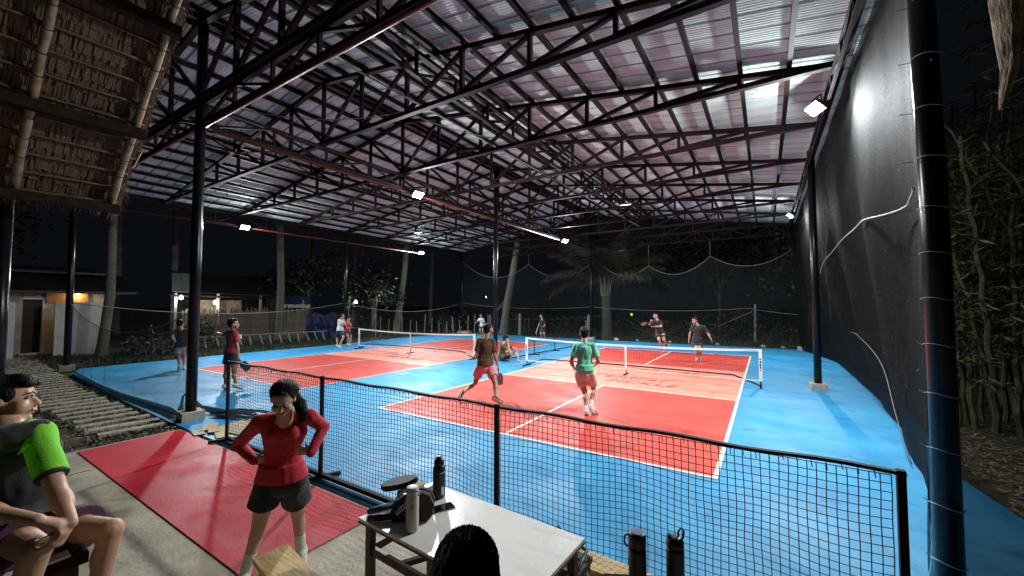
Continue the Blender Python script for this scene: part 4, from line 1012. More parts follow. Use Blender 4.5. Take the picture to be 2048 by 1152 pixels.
# ================================================================== people
POSE = {
'woman':{'P':[3.572,-3.759,0.854],'N':[3.703,-3.802,1.249],'H':[3.811,-3.884,1.425],'SR':[3.542,-3.903,1.231],'SL':[3.768,-3.666,1.252],'ER':[3.279,-3.93,1.032],'EL':[3.785,-3.556,1.154],'WR':[3.498,-3.906,0.955],'WL':[3.849,-3.698,1.017],'LR':[3.513,-3.816,0.782],'LL':[3.624,-3.686,0.774],'KR':[3.447,-3.842,0.459],'KL':[3.42,-3.536,0.398],'AR':[3.341,-3.88,0.096],'AL':[3.404,-3.496,0.091],'TR':[3.459,-3.968,0.04],'TL':[3.465,-3.538,0.047],'F':[0.633,-0.539,-0.556]},
'brown':{'P':[1.459,1.661,0.78],'N':[1.447,1.711,1.348],'H':[1.47,1.772,1.531],'SL':[1.312,1.602,1.296],'SR':[1.595,1.805,1.272],'EL':[1.311,1.551,0.976],'ER':[1.637,1.784,0.952],'WL':[1.371,1.707,0.8],'WR':[1.612,1.916,0.75],'LL':[1.379,1.589,0.719],'LR':[1.562,1.722,0.717],'KL':[1.195,1.671,0.365],'KR':[1.78,1.599,0.395],'AL':[1.115,1.322,0.191],'AR':[1.976,1.318,0.193],'TL':[1.093,1.251,0.023],'TR':[2.111,1.389,0.126],'F':[0.283,0.959,0.028]},
'green':{'P':[3.625,1.969,0.799],'N':[3.619,2.02,1.336],'H':[3.573,2.098,1.505],'SL':[3.444,1.936,1.266],'SR':[3.8,2.082,1.273],'EL':[3.388,1.866,0.967],'ER':[3.874,2.066,0.98],'WL':[3.387,2.036,0.799],'WR':[3.738,2.237,0.881],'LL':[3.532,1.918,0.74],'LR':[3.735,2.002,0.747],'KL':[3.614,2.014,0.357],'KR':[3.709,2.22,0.409],'AL':[3.734,1.786,0.059],'AR':[3.756,1.934,0.143],'TL':[3.712,1.889,-0.052],'TR':[3.891,1.944,-0.0],'F':[-0.449,0.893,0.042]},
'seated':{'P':[-1.648,6.922,0.166],'N':[-1.501,6.801,0.607],'H':[-1.42,6.876,0.823],'SR':[-1.458,6.64,0.587],'SL':[-1.454,6.962,0.614],'ER':[-1.223,6.775,0.462],'EL':[-1.212,7.095,0.469],'WR':[-1.266,6.775,0.711],'WL':[-1.153,7.317,0.397],'LR':[-1.571,6.908,0.118],'LL':[-1.539,6.992,0.148],'KR':[-1.309,7.111,0.389],'KL':[-1.222,7.216,0.347],'AR':[-1.356,7.015,-0.006],'AL':[-0.972,7.054,0.09],'TR':[-1.223,7.08,-0.113],'TL':[-0.807,7.131,-0.032],'F':[0.767,0.612,-0.191]},
'redleft':{'P':[-4.64,-0.683,0.884],'N':[-4.665,-0.666,1.453],'H':[-4.528,-0.699,1.595],'SL':[-4.825,-0.687,1.386],'SR':[-4.517,-0.658,1.359],'EL':[-5.087,-0.69,1.287],'ER':[-4.476,-0.629,1.049],'WL':[-5.333,-0.672,1.328],'WR':[-4.465,-0.605,0.801],'LL':[-4.716,-0.706,0.831],'LR':[-4.557,-0.672,0.838],'KL':[-4.79,-0.72,0.418],'KR':[-4.491,-0.667,0.412],'AL':[-4.569,-0.822,0.088],'AR':[-4.196,-0.741,0.138],'TL':[-4.564,-0.723,-0.038],'TR':[-4.115,-0.588,0.073],'F':[0.515,0.857,0.019]},
'leftback':{'P':[-9.054,-0.246,0.794],'N':[-9.088,-0.274,1.301],'H':[-9.173,-0.265,1.473],'SL':[-9.19,-0.394,1.24],'SR':[-9.03,-0.11,1.246],'EL':[-9.013,-0.52,1.083],'ER':[-8.877,0.067,1.114],'WL':[-9.093,-0.389,0.898],'WR':[-8.915,-0.087,0.915],'LL':[-9.13,-0.284,0.762],'LR':[-9.063,-0.164,0.755],'KL':[-9.295,-0.234,0.397],'KR':[-9.25,-0.105,0.402],'AL':[-9.054,-0.289,0.09],'AR':[-9.041,-0.178,0.077],'TL':[-9.168,-0.301,-0.012],'TR':[-9.111,-0.1,-0.035],'F':[-0.756,0.654,0.04]},
'whitetee':{'P':[-11.247,6.826,0.843],'N':[-11.24,6.867,1.363],'H':[-11.142,6.866,1.526],'SR':[-11.22,6.717,1.293],'SL':[-11.247,7.012,1.283],'ER':[-11.119,6.845,1.069],'EL':[-11.066,7.003,1.088],'WR':[-10.884,6.847,1.1],'WL':[-11.115,6.947,1.363],'LR':[-11.279,6.768,0.747],'LL':[-11.202,6.881,0.743],'KR':[-11.487,6.832,0.412],'KL':[-10.927,6.808,0.463],'AR':[-11.301,6.742,0.082],'AL':[-10.996,6.644,0.082],'TR':[-11.188,6.776,-0.013],'TL':[-10.872,6.696,0.012],'F':[0.712,0.689,-0.137]},
'redkid':{'P':[-11.366,7.333,0.762],'N':[-11.337,7.304,1.195],'H':[-11.285,7.322,1.361],'SR':[-11.298,7.164,1.151],'SL':[-11.367,7.442,1.139],'ER':[-11.271,7.178,0.9],'EL':[-11.177,7.397,0.993],'WR':[-11.104,7.318,0.898],'WL':[-11.241,7.322,1.222],'LR':[-11.4,7.273,0.663],'LL':[-11.332,7.369,0.66],'KR':[-11.13,7.202,0.427],'KL':[-11.473,7.62,0.435],'AR':[-10.982,7.104,0.118],'AL':[-11.469,7.566,0.054],'TR':[-10.912,7.169,0.017],'TL':[-11.404,7.639,-0.051],'F':[0.911,0.36,-0.2]},
'whitewoman':{'P':[-9.036,15.571,0.689],'N':[-9.061,15.574,1.193],'H':[-9.077,15.568,1.388],'SR':[-9.208,15.527,1.143],'SL':[-8.912,15.619,1.146],'ER':[-9.236,15.351,0.953],'EL':[-8.851,15.647,0.854],'WR':[-9.233,15.136,0.864],'WL':[-8.987,15.533,0.66],'LR':[-9.099,15.52,0.625],'LL':[-8.956,15.627,0.624],'KR':[-8.943,15.288,0.352],'KL':[-8.789,15.403,0.351],'AR':[-9.073,15.516,0.075],'AL':[-8.944,15.615,0.074],'TR':[-9.092,15.38,0.019],'TL':[-8.89,15.487,0.02],'F':[0.019,-0.959,-0.284]},
'blackgirl':{'P':[-4.668,15.739,0.659],'N':[-4.676,15.757,1.209],'H':[-4.718,15.741,1.417],'SR':[-4.815,15.826,1.159],'SL':[-4.531,15.737,1.138],'ER':[-4.867,15.732,0.922],'EL':[-4.473,15.752,0.872],'WR':[-4.875,15.62,0.718],'WL':[-4.662,15.632,0.605],'LR':[-4.731,15.73,0.598],'LL':[-4.588,15.777,0.6],'KR':[-4.588,15.462,0.352],'KL':[-4.421,15.523,0.355],'AR':[-4.689,15.711,0.081],'AL':[-4.513,15.759,0.071],'TR':[-4.72,15.581,0.015],'TL':[-4.541,15.622,0.02],'F':[-0.654,-0.749,-0.108]},
'farleft':{'P':[2.633,13.176,0.866],'N':[2.534,13.174,1.374],'H':[2.454,13.161,1.573],'SR':[2.363,13.163,1.337],'SL':[2.704,13.174,1.333],'ER':[2.231,12.978,1.174],'EL':[2.739,12.994,1.121],'WR':[2.316,12.81,1.337],'WL':[2.436,12.925,1.115],'LR':[2.552,13.152,0.776],'LL':[2.735,13.192,0.78],'KR':[2.662,12.823,0.54],'KL':[2.861,12.867,0.546],'AR':[2.777,12.947,0.166],'AL':[2.917,13.194,0.305],'TR':[2.704,12.886,0.037],'TL':[2.877,13.17,0.151],'F':[-0.11,-0.988,-0.111]},
'farright':{'P':[4.455,10.782,0.776],'N':[4.494,10.812,1.309],'H':[4.388,10.804,1.473],'SR':[4.293,10.782,1.277],'SL':[4.709,10.835,1.259],'ER':[4.224,10.754,1.008],'EL':[4.812,10.913,1.021],'WR':[4.189,10.727,0.749],'WL':[4.917,10.823,0.822],'LR':[4.388,10.761,0.645],'LL':[4.52,10.779,0.651],'KR':[4.497,10.423,0.445],'KL':[4.592,10.444,0.431],'AR':[4.47,10.642,0.114],'AL':[4.551,10.735,0.164],'TR':[4.439,10.546,-0.004],'TL':[4.545,10.632,0.048],'F':[-0.516,-0.854,-0.064]},
'boy':{'P':[3.476,-4.977,0.995],'N':[3.632,-5.02,1.466],'H':[3.572,-5.042,1.614],'SL':[3.727,-4.972,1.474],'SR':[3.715,-5.157,1.475],'EL':[3.937,-4.934,1.249],'ER':[3.921,-5.182,1.273],'WL':[4.164,-4.928,1.168],'WR':[4.14,-5.017,1.212],'LL':[3.518,-4.925,0.959],'LR':[3.554,-5.046,1.002],'KL':[3.926,-4.75,0.986],'KR':[4.101,-5.011,1.08],'AL':[3.874,-4.798,0.563],'AR':[3.901,-5.066,0.577],'TL':[4.041,-4.772,0.516],'TR':[4.159,-5.027,0.482],'F':[0.482,0.874,0.064]},
'hairhead':{'P':[5.822,-4.37,0.623],'N':[5.847,-4.401,1.095],'H':[5.886,-4.458,1.301],'SL':[5.695,-4.47,1.021],'SR':[5.977,-4.316,1.038],'EL':[5.626,-4.463,0.713],'ER':[6.005,-4.26,0.746],'WL':[5.54,-4.262,0.35],'WR':[5.801,-4.097,0.35],'LL':[5.736,-4.398,0.569],'LR':[5.892,-4.324,0.593],'KL':[5.42,-4.143,0.472],'KR':[5.712,-3.958,0.472],'AL':[5.427,-4.115,-0.015],'AR':[5.684,-3.952,-0.015],'TL':[5.325,-4.009,-0.107],'TR':[5.605,-3.831,-0.107],'F':[-0.53,0.834,-0.155]},
}
def v(p): return Vector(p)
def mus(b, A, B, t, r, l):
    d = (B-A).normalized(); x = d.orthogonal().normalized(); b.ball(lerp(A,B,t), (r,r,l), (x, d.cross(x), d), 14, 10)
def ell(p0, p1, r0, r1, side, flat, n=20):
    # open-looking flat-ended tapered sleeve: elliptical frustum
    p0 = Vector(p0); p1 = Vector(p1); d = (p1-p0).normalized(); x = Vector(side)-d*Vector(side).dot(d)
    if x.length < .2: x = d.orthogonal()
    x.normalize(); y = d.cross(x); vs = []
    for k in range(4):
        t = k/3; p = lerp(p0,p1,t); r = r0+(r1-r0)*t
        for j in range(n):
            a = 2*math.pi*j/n; vs.append(p+x*(r*math.cos(a))+y*(r*flat*math.sin(a)))
    fs = [(i*n+j, i*n+(j+1)%n, (i+1)*n+(j+1)%n, (i+1)*n+j) for i in range(3) for j in range(n)]
    return vs, fs+[tuple(range(n-1,-1,-1)), tuple(3*n+j for j in range(n))]
def person(key, label, skin='skin', s=1.0, female=False, vox=.013, top=None, sleeve='short', bottom=None, hem=.55, sock=None, shoe='black_shoe_fabric', hair='short', hands=('relax','relax'), group=None, fvox=None, barefoot=False, head_only=False, extra=None, topfold=.008, slim=1.09, bottom_len=None, looks=None):
    P = {k: Vector(q) for k, q in POSE[key].items()}
    base = Vector((P['P'].x, P['P'].y, min(P['AL'].z, P['AR'].z)-.08*s if 'AL' in P else 0))
    t = thing('person', base, label, 'person', group)
    SK = M[skin]
    NO = P['N'].copy(); P['N'] = lerp(P['N'], (P['SL']+P['SR'])/2+Vector((0,0,.05*s)), .6)
    if vox > .009:
        for q in 'LR': P['S'+q] = lerp(P['S'+q], P['N'], .16)
    side = (P['SR']-P['SL']).normalized(); up = (P['N']-P['P']).normalized(); front = up.cross(side).normalized()   # person's forward
    F = P['F'].normalized(); hup = ((P['H']-P['N']).normalized()*.5 + Vector((0,0,1))).normalized(); hup = (hup - F*hup.dot(F)).normalized(); hs = F.cross(hup).normalized()
    H = P['H']; hk = s*(.98 if vox < .009 else 1.13)
    def hpnt(a, b_, c): return H + hs*(a*hk) + F*(b_*hk) + hup*(c*hk)
    hax = (hs, F, hup)
    b = MB(); w = 1.0*s*slim*(.9 if female else 1)
    # head
    b.ball(hpnt(0,-.012,.028), (.076*hk,.094*hk,.094*hk), hax, 20, 14)
    b.cap(hpnt(0,.018,-.01), hpnt(0,.050,-.083), .062*hk, .030*hk, hs, .85)
    b.cap(hpnt(-.035,.052,-.035), hpnt(.035,.052,-.035), .038*hk, .038*hk, hup, .85)
    b.cap(hpnt(0,.074,.012), hpnt(0,.100,-.024), .009*hk, .0145*hk, hs, .9, 10)
    b.ball(hpnt(.011,.090,-.028), (.009*hk,.010*hk,.008*hk), hax, 8, 6); b.ball(hpnt(-.011,.090,-.028), (.009*hk,.010*hk,.008*hk), hax, 8, 6)
    b.cap(hpnt(-.032,.073,.028), hpnt(.032,.073,.028), .014*hk, .014*hk, hup, .6, 10)
    b.cap(hpnt(-.016,.080,-.054), hpnt(.016,.080,-.054), .012*hk, .012*hk, hup, .8, 10)
    b.ball(hpnt(0,.070,-.088), (.018*hk,.016*hk,.014*hk), hax, 8, 6)
    for q in (-1,1): b.ball(hpnt(q*.077,-.004,-.004), (.010*hk,.020*hk,.031*hk), hax, 10, 8)
    # neck and trunk core
    b.cap(P['N']-up*.03, H - hup*.045*hk - F*.018*hk, .060*w, .052*w, side, .95); b.cap(NO-up*.03, H - hup*.045*hk - F*.018*hk, .055*w, .050*w, side, .95)
    b.cap(P['SL'], P['SR'], .045*w, .045*w, up, .9)
    ch = lerp(P['P'],P['N'],.74); wa = lerp(P['P'],P['N'],.36)
    b.cap(ch, P['N']-up*.05*s, .125*w, .07*w, side, .62); b.cap(wa, ch, .115*w, .14*w, side, .62); b.cap(P['P'], wa, .125*w, .112*w, side, .66)
    b.cap(P['LL'], P['LR'], .08*w, .08*w, up, 1)
    if female: b.ball(P['N']+front*.040*s-up*.035*s, (.072*s,.036*s,.060*s), (side,front,up), 12, 8)
    # limbs
    for q in 'LR':
        S_, E_, W_ = P['S'+q], P['E'+q], P['W'+q]
        aw = .92 if female else 1
        b.cap(S_, E_, .047*w*aw, .036*w*aw); mus(b, S_, E_, .42, .048*w*aw, .11*s)
        b.cap(E_, W_, .037*w*aw, .024*w*aw, None, 1); mus(b, E_, W_, .30, .041*w*aw, .10*s)
        L_, K_, A_, T_ = P['L'+q], P['K'+q], P['A'+q], P['T'+q]
        b.cap(L_, K_, .082*w, .052*w); mus(b, L_, K_, .40, .080*w, .17*s)
        b.ball(K_, (.054*w,)*3, None, 10, 8); b.cap(K_, A_, .050*w, .034*w)
        kd = (A_-K_).normalized(); back = -front; back = (back - kd*back.dot(kd)).normalized()
        b.ball(lerp(K_,A_,.30)+back*.016*s, (.052*w,.052*w,.085*w), (kd.cross(back), back, kd), 12, 8)
        hr = max((A_-K_).length*.0, 0); b.cap(A_, lerp(A_,T_,.9), .036*w, .030*w, None, .8)
        # hand
        hm = hands[0 if q == 'L' else 1]
        hd_ = (W_-E_).normalized(); sg = 1 if q == 'R' else -1
        n = side*(-sg); n = (n - hd_*n.dot(hd_));
        if n.length < .2: n = front.cross(hd_)
        n.normalize()
        if isinstance(hm, (tuple, list)):
            hd_ = Vector(hm[1]).normalized(); n = Vector(hm[2]); n = (n-hd_*n.dot(hd_)).normalized(); curl = hm[3]; spread = hm[4] if len(hm) > 4 else 0
        else: curl = {'relax':28,'grip':72,'open':8}[hm]; spread = 0
        sd = hd_.cross(n).normalized()*(1 if q=='R' else -1)    # towards the thumb
        hk2 = s*(.92 if female else 1)
        b.cap(W_, W_+hd_*.075*hk2, .027*hk2, .037*hk2, sd, .48, 12)
        for i in range(4):
            o = W_+hd_*(.092-.004*abs(i-1.2))*hk2 + sd*((1.5-i)*.0205*hk2); d_ = (hd_ + sd*((1.5-i)*.05*(1+spread*4))).normalized(); rr_ = (.0088,.0092,.0088,.0078)[i]*hk2
            ls = [(.040,.026,.020),(.044,.029,.021),(.041,.027,.020),(.032,.021,.018)][i]; ax = d_.cross(n).normalized()
            o -= d_*.012*hk2
            for j_, l_ in enumerate(ls):
                d_ = Matrix.Rotation(R(curl*(.55,.9,.7)[j_]),3,ax) @ d_ if curl else d_
                if d_.dot(n) < -0.99: pass
                e_ = o+d_*l_*hk2; b.cap(o, e_, rr_*(1-.07*j_), rr_*(.93-.07*j_), None, 1, 8); o = e_
        o = W_+hd_*.025*hk2+sd*.026*hk2; d_ = (hd_*.75+sd*.75+n*.25).normalized()
        for l_ in (.036,.028): e_ = o+d_*l_*hk2; b.cap(o, e_, .0115*hk2, .0095*hk2, None, 1, 8); o = e_; d_ = (d_+hd_*.35+n*.25).normalized()
    body = fused_part('body', b, vox, SK, t, smooth=3 if vox < .009 else 2)
    # eyes, brows, mouth
    for q in (-1,1):
        e = part('eye', MB().ball(hpnt(q*.031,.0795,.006), (.0135*hk,.0085*hk,.0062*hk), hax, 10, 8), M['eye'], t, smooth=True)
        part('iris', MB().ball(hpnt(q*.031,.0868,.006), (.0056*hk,.003*hk,.0056*hk), hax, 8, 6), M['iris'], e, smooth=True)
        part('eyebrow', MB().path([hpnt(q*.014,.093,.024),hpnt(q*.030,.092,.030),hpnt(q*.047,.080,.025)],[.003*hk,.0036*hk,.0018*hk],5), M['hair'], t)
        part('eyelid', MB().path([hpnt(q*.019,.0875,.010),hpnt(q*.031,.0905,.0145),hpnt(q*.044,.083,.009)],[.0022*hk,.003*hk,.002*hk],5), M['hair'], e)
    part('lips', MB().cap(hpnt(-.018,.0895,-.0545), hpnt(.018,.0895,-.0545), .0055*hk, .0055*hk, hup, .8, 8), M['lip'], t, smooth=True)
    # hair
    hb = MB(); hb.ball(hpnt(0,-.028,.046), (.085*hk,.094*hk,.085*hk), hax, 20, 12)
    hb.ball(hpnt(0,-.05,.0), (.080*hk,.066*hk,.080*hk), hax, 16, 10)
    if hair == 'long':
        hb.ball(hpnt(0,.022,.088), (.070*hk,.060*hk,.034*hk), hax, 14, 8)
    if hair == 'short':
        hb.ball(hpnt(0,.028,.096), (.062*hk,.050*hk,.030*hk), hax, 14, 8)
    if hair == 'mop':
        hb.ball(hpnt(0,.030,.090), (.072*hk,.062*hk,.040*hk), hax, 14, 8); hb.ball(hpnt(.025,.074,.074), (.040*hk,.022*hk,.020*hk), hax, 10, 8); hb.ball(hpnt(-.03,.070,.078), (.036*hk,.022*hk,.018*hk), hax, 10, 8)
        for q in (-1,1): hb.ball(hpnt(q*.066,.0,.03), (.020*hk,.045*hk,.042*hk), hax, 10, 8)
    if hair in ('tied','long','bun'):
        for q in (-1,1):
            hb.cap(hpnt(q*.010,.040,.104), hpnt(q*.066,.008,.052), .018*hk, .022*hk, F, .8); hb.ball(hpnt(q*.069,-.020,.022), (.018*hk,.040*hk,.050*hk), hax, 10, 8)
    if hair == 'tied':
        hb.cap(hpnt(.0,-.10,-.01), hpnt(-.07,-.09,-.06), .034*hk, .036*hk)
        hb.path([hpnt(-.05,-.09,-.05), hpnt(-.10,-.045,-.09), hpnt(-.125,.01,-.135), hpnt(-.118,.035,-.19), hpnt(-.10,.03,-.235)], [.034*hk,.045*hk,.046*hk,.036*hk,.012*hk], 10)
    if hair == 'long':
        hb.path([hpnt(0,-.10,.02), hpnt(0,-.115,-.08), hpnt(0,-.115,-.2), hpnt(0,-.10,-.30)], [.07*hk,.078*hk,.07*hk,.03*hk], 12)
    if hair == 'bun': hb.ball(hpnt(0,-.115,.06), (.036*hk,)*3, None, 10, 8)
    fused_part('hair', hb, max(vox*.8,.006), M['hair'], t, smooth=2, folds=.005, fscale=26)
    if vox < .009:     # loose strands for the people close to the camera
        mb = MB(); rr = random.Random(len(key)*7)
        for i in range(1500):
            a = rr.uniform(0,6.283); z = rr.uniform(-.25,1); q = math.sqrt(max(0,1-z*z)); p0 = (q*math.cos(a)*.0865, q*math.sin(a)*.098-.024, z*.090+.044)
            if p0[1] > .035 and p0[2] < .072: continue
            if z < 0 and p0[1] > -.03: continue
            d = Vector((p0[0]*.5+rr.gauss(0,.012), -abs(p0[0])*.2+(p0[1])*.35+rr.gauss(0,.012), -.03 if hair != 'mop' else -.012)) if hair in ('short','mop') else Vector((p0[0]*.25,-.055,-.028))
            l_ = rr.uniform(.5,1.1); pts = [hpnt(p0[0]+d.x*l_*k, p0[1]+d.y*l_*k, p0[2]+d.z*l_*k*k*1.2+.002) for k in (0,.5,1)]
            mb.path(pts, [.0013,.0011,.0004], 3, False)
        part('hair_strands', mb, M['hair'], t, kind='stuff')
        if hair == 'tied': part('hair_tie', MB().lathe([(.036*hk,-.008),(.040*hk,0),(.036*hk,.008)], hpnt(-.075,-.07,-.07), 12, (hpnt(-.125,.01,-.135)-hpnt(-.05,-.09,-.05))), M['blackfab'], t, smooth=True)
    if head_only: return t, P, hpnt
    # top
    g = MB(); o_ = .012*s
    g.cap(ch, P['N']-up*.052*s, .145*w+o_, .085*w, side, .66); g.cap(wa, ch, (.128 if not female else .112)*w+o_, .150*w+o_, side, .66)
    g.cap(P['P']+up*.03*s, wa, (.158 if not female else .146)*w+o_, (.132 if not female else .115)*w+o_, side, .68)
    g.cap(P['SL'], P['SR'], .058*w+.3*o_, .058*w+.3*o_, up, .95)
    if female:
        for q in (-1,1): g.ball(ch+front*.072*s+side*q*.062*s+up*.015*s, (.062*s,.052*s,.060*s), (side,front,up), 12, 8)
    for q in 'LR':
        S_, E_, W_ = P['S'+q], P['E'+q], P['W'+q]
        if sleeve == 'short': g.cap(S_, lerp(S_,E_,.3), .060*w+.3*o_, .060*w); g.add(*ell(lerp(S_,E_,.15), lerp(S_,E_,.74), .061*w, .066*w, side, .95))
        elif sleeve == 'long': g.cap(S_, E_, .056*w, .043*w); g.cap(E_, W_, .043*w, .034*w); g.ball(E_, (.044*w,)*3)
    hp0 = (P['LL']+P['LR'])/2; g.add(*ell(lerp(P['P'],wa,.5), hp0+up*.035*s, (.142 if female else .156)*w+o_, (.176 if female else .172)*w+o_, side, .76))
    fused_part('shirt', g, vox, M[top], t, smooth=3, folds=topfold, fscale=10)
    # shorts
    g = MB(); g.cap(P['LL'], P['LR'], .098*w, .098*w, up, 1); g.cap((P['P']+P['LL']+P['LR'])/3, (P['LL']+P['LR'])/2-up*.02*s, .138*w+o_, .142*w+o_, side, .70)
    for q in 'LR':
        kd_ = (P['K'+q]-P['L'+q]); g.ball(P['L'+q], (.098*w,)*3, None, 12, 8); g.add(*ell(P['L'+q]+kd_*.02, P['L'+q]+kd_*hem, .098*w, .096*w+.014, side, 1.0))
    fused_part('shorts', g, vox, M[bottom], t, smooth=2, folds=.008, fscale=11)
    # socks and shoes
    for q in 'LR':
        K_, A_, T_ = P['K'+q], P['A'+q], P['T'+q]
        if sock:
            so = MB().cap(lerp(K_,A_,1-sock[1]), A_, .044*w, .041*w).cap(A_, lerp(A_,T_,.4), .041*w, .038*w)
            fused_part('sock', so, vox, M[sock[0]], t, smooth=1)
        d = (T_-A_); sh = MB(); kd = (A_-K_).normalized(); fd = (d - kd*d.dot(kd)); fd = fd.normalized() if fd.length > .01 else front; dn = kd
        fl = d.normalized(); sx = fl.cross(kd).normalized(); dn = sx.cross(fl)
        if dn.dot(kd) < 0: dn = -dn
        heel = A_ - fl*.045*s + dn*.030*s; toe = A_ + fl*.150*s + dn*.048*s
        sh.cap(heel, toe, .041*s, .040*s, sx, .78); sh.cap(A_+dn*.0, A_+fl*.07*s+dn*.03*s, .043*s, .038*s, sx, .95)
        so_ = fused_part('shoe', sh, vox, M[shoe], t, smooth=1)
        ol = MB(); ol.cap(heel+dn*.030*s, toe+dn*.018*s, .043*s, .043*s, sx, .30); part('sole', ol, M['white'] , so_, smooth=True)
    return t, P, hpnt
def paddle(loc, d, n, label, m='blackfab', group='paddles in play'):
    # d: from grip to blade tip, n: face normal
    d = Vector(d).normalized(); n = Vector(n); n = (n-d*n.dot(d)).normalized(); x = d.cross(n); L = Vector(loc)
    t = thing('paddle', loc, label, 'paddle', group)
    out = []
    for k in range(24):
        a = 2*math.pi*k/24; c_, s_ = math.cos(a), math.sin(a); out.append((.098*math.copysign(abs(c_)**.55,c_), .130*math.copysign(abs(s_)**.6,s_)))
    vs = [L+d*(.255+q)+x*p+n*h for h in (-.007,.007) for p,q in out]; N_ = 24
    part('blade', MB().add(vs,[tuple(range(N_-1,-1,-1)), tuple(N_+k for k in range(N_))]+[(k,(k+1)%N_,(k+1)%N_+N_,k+N_) for k in range(N_)]), M[m], t)
    part('grip', MB().path([L-d*.04,L+d*.06,L+d*.13],[.016,.015,.012],10), M['blackfab'], t, smooth=True)
    return t
# 1 the woman in red in the foreground
WP = POSE['woman']
person('woman','standing woman in red long-sleeved top and black shorts, hands on hips, head bowed', 'skin', .93, True, .0062, 'red_knit_fabric','long','black_short_fabric',.55,('white_sock_fabric',.42),'cream_shoe_fabric','tied',
       hands=(('p',(-.80,-.42,.12),(-.50,.84,0),14,.7),('p',(.80,.45,.16),(-.50,.84,0),14,.7)), topfold=.006, slim=1.14)
# 2 the boy on the left
tb, PB, hpb = person('boy','seated young man at the left edge in dark jersey with neon green sleeves, looking right', 'skin', 1.0, False, .0066, 'smoky_jersey_fabric','none','plum_short_fabric',.62,('white_sock_fabric',.3),'black_shoe_fabric','mop',
       hands=(('p',(-.05,-.45,-.75),(-.5,-.6,-.3),70),('p',(.35,.75,-.45),(.1,.2,-.95),70)), topfold=.009, slim=.98)
for q in 'LR':
    g = MB(); S_, E_ = PB['S'+q], PB['E'+q]
    g.cap(lerp(S_,PB['N'],.30)+Vector((0,0,.008)), S_, .056, .062); g.cap(S_, lerp(S_,E_,.35), .062, .056); g.add(*ell(lerp(S_,E_,.2), lerp(S_,E_,.76), .057, .055, (0,0,1), 1))
    fused_part('sleeve', g, .0066, M['neon_green_fabric'], tb, 'neon green raglan sleeve', 9, .006)
    part('cuff', MB().lathe([(.053,-.009),(.057,0),(.053,.009)], lerp(S_,E_,.76), 18, (E_-S_)), M['blackfab'], tb, smooth=True)
em = MB(); e0 = lerp(PB['SL'],PB['N'],.45)+Vector((.105,-.03,-.075))
for k in range(4): em.bar(e0+Vector((.0,.010*k,.004*k)), e0+Vector((.006,.010*k+.012,.026+.004*k)), .004)
part('chest_mark', em, M['neon_green_fabric'], tb)
bst = thing('bench', (3.55,-5.05,.45), 'brown boxy wooden bench the young man at the left edge sits on', 'bench')
part('seat', MB().box((3.56,-5.12,.875),(.62,.62,.05)), M['beam'], bst); part('front_panel', MB().box((3.84,-5.12,.65),(.04,.56,.39)), M['brick'], bst); part('back_panel', MB().box((3.30,-5.12,.65),(.04,.56,.39)), M['brick'], bst)
for y in (-5.38,-4.86): part('side_panel', MB().box((3.57,y,.65),(.50,.04,.39)), M['brick'], bst)
part('cloth', MB().box((3.80,-4.97,.906),(.14,.2,.010),Matrix.Rotation(.03,3,'X')), M['white'], bst)
M['hair_brown'] = mat('dark_brown_hair', (.022,.015,.011), .6, spec=.2, noise_amt=.5, nscale=40)
# 3 the head in the foreground
th, PH, hph = person('hairhead','dark-haired person seated at the bottom edge in front of the white table, seen from behind', 'skin', .95, True, .007, 'black_tee_fabric','short','black_short_fabric',.6,None,'black_shoe_fabric','long')
# soft dense hair over the crown
mb = MB(); rr = random.Random(5)
for i in range(5200):
    a = rr.uniform(0,6.283); z = rr.uniform(-.35,1); q = math.sqrt(max(0,1-z*z)); c_ = (q*math.cos(a)*.098, q*math.sin(a)*.110-.024, z*.100+.040)
    l_ = rr.uniform(.04,.15); pts = []
    for k in range(4):
        u = k/3; zz = c_[2]-l_*u*(1.15-.6*max(z,0)); f_ = 1+.35*u*max(z,0)+rr.gauss(0,.012); pts.append(hph(c_[0]*f_, c_[1]*f_-.02*u, zz+rr.gauss(0,.002)+.004))
    mb.path(pts, [.0011,.0010,.0008,.0003], 3, False)
for i in range(420):
    a = rr.uniform(0,6.283); z = rr.uniform(-.1,1); q = math.sqrt(max(0,1-z*z)); p = hph(q*math.cos(a)*.102, q*math.sin(a)*.115-.024, z*.104+.040); nr_ = (p-hph(0,-.024,.04)).normalized(); d = nr_.cross(Vector((rr.gauss(0,1),rr.gauss(0,1),rr.gauss(0,.5)))).normalized()*rr.uniform(.008,.022)+nr_*rr.uniform(-.002,.004); p = p-nr_*.004
    mb.path([p-d*.4, p+d*.5, p+d*1.1+Vector((0,0,-.006))], [.0007,.0006,.0002], 3, False)
part('hair_strands', mb, M['hair_brown'], th, kind='stuff')
st = thing('stool', (5.83,-4.42,0), 'low round stool under the seated dark-haired person', 'stool')
part('seat', MB().lathe([(.17,0),(.175,.02),(.17,.04)], (5.83,-4.41,.46), 20), M['beam'], st, smooth=True)
for a in (0,1.57,3.14,4.71): part('leg', MB().bar((5.83+.12*math.cos(a),-4.41+.12*math.sin(a),.46),(5.83+.15*math.cos(a),-4.41+.15*math.sin(a),0),.03), M['beam'], st)
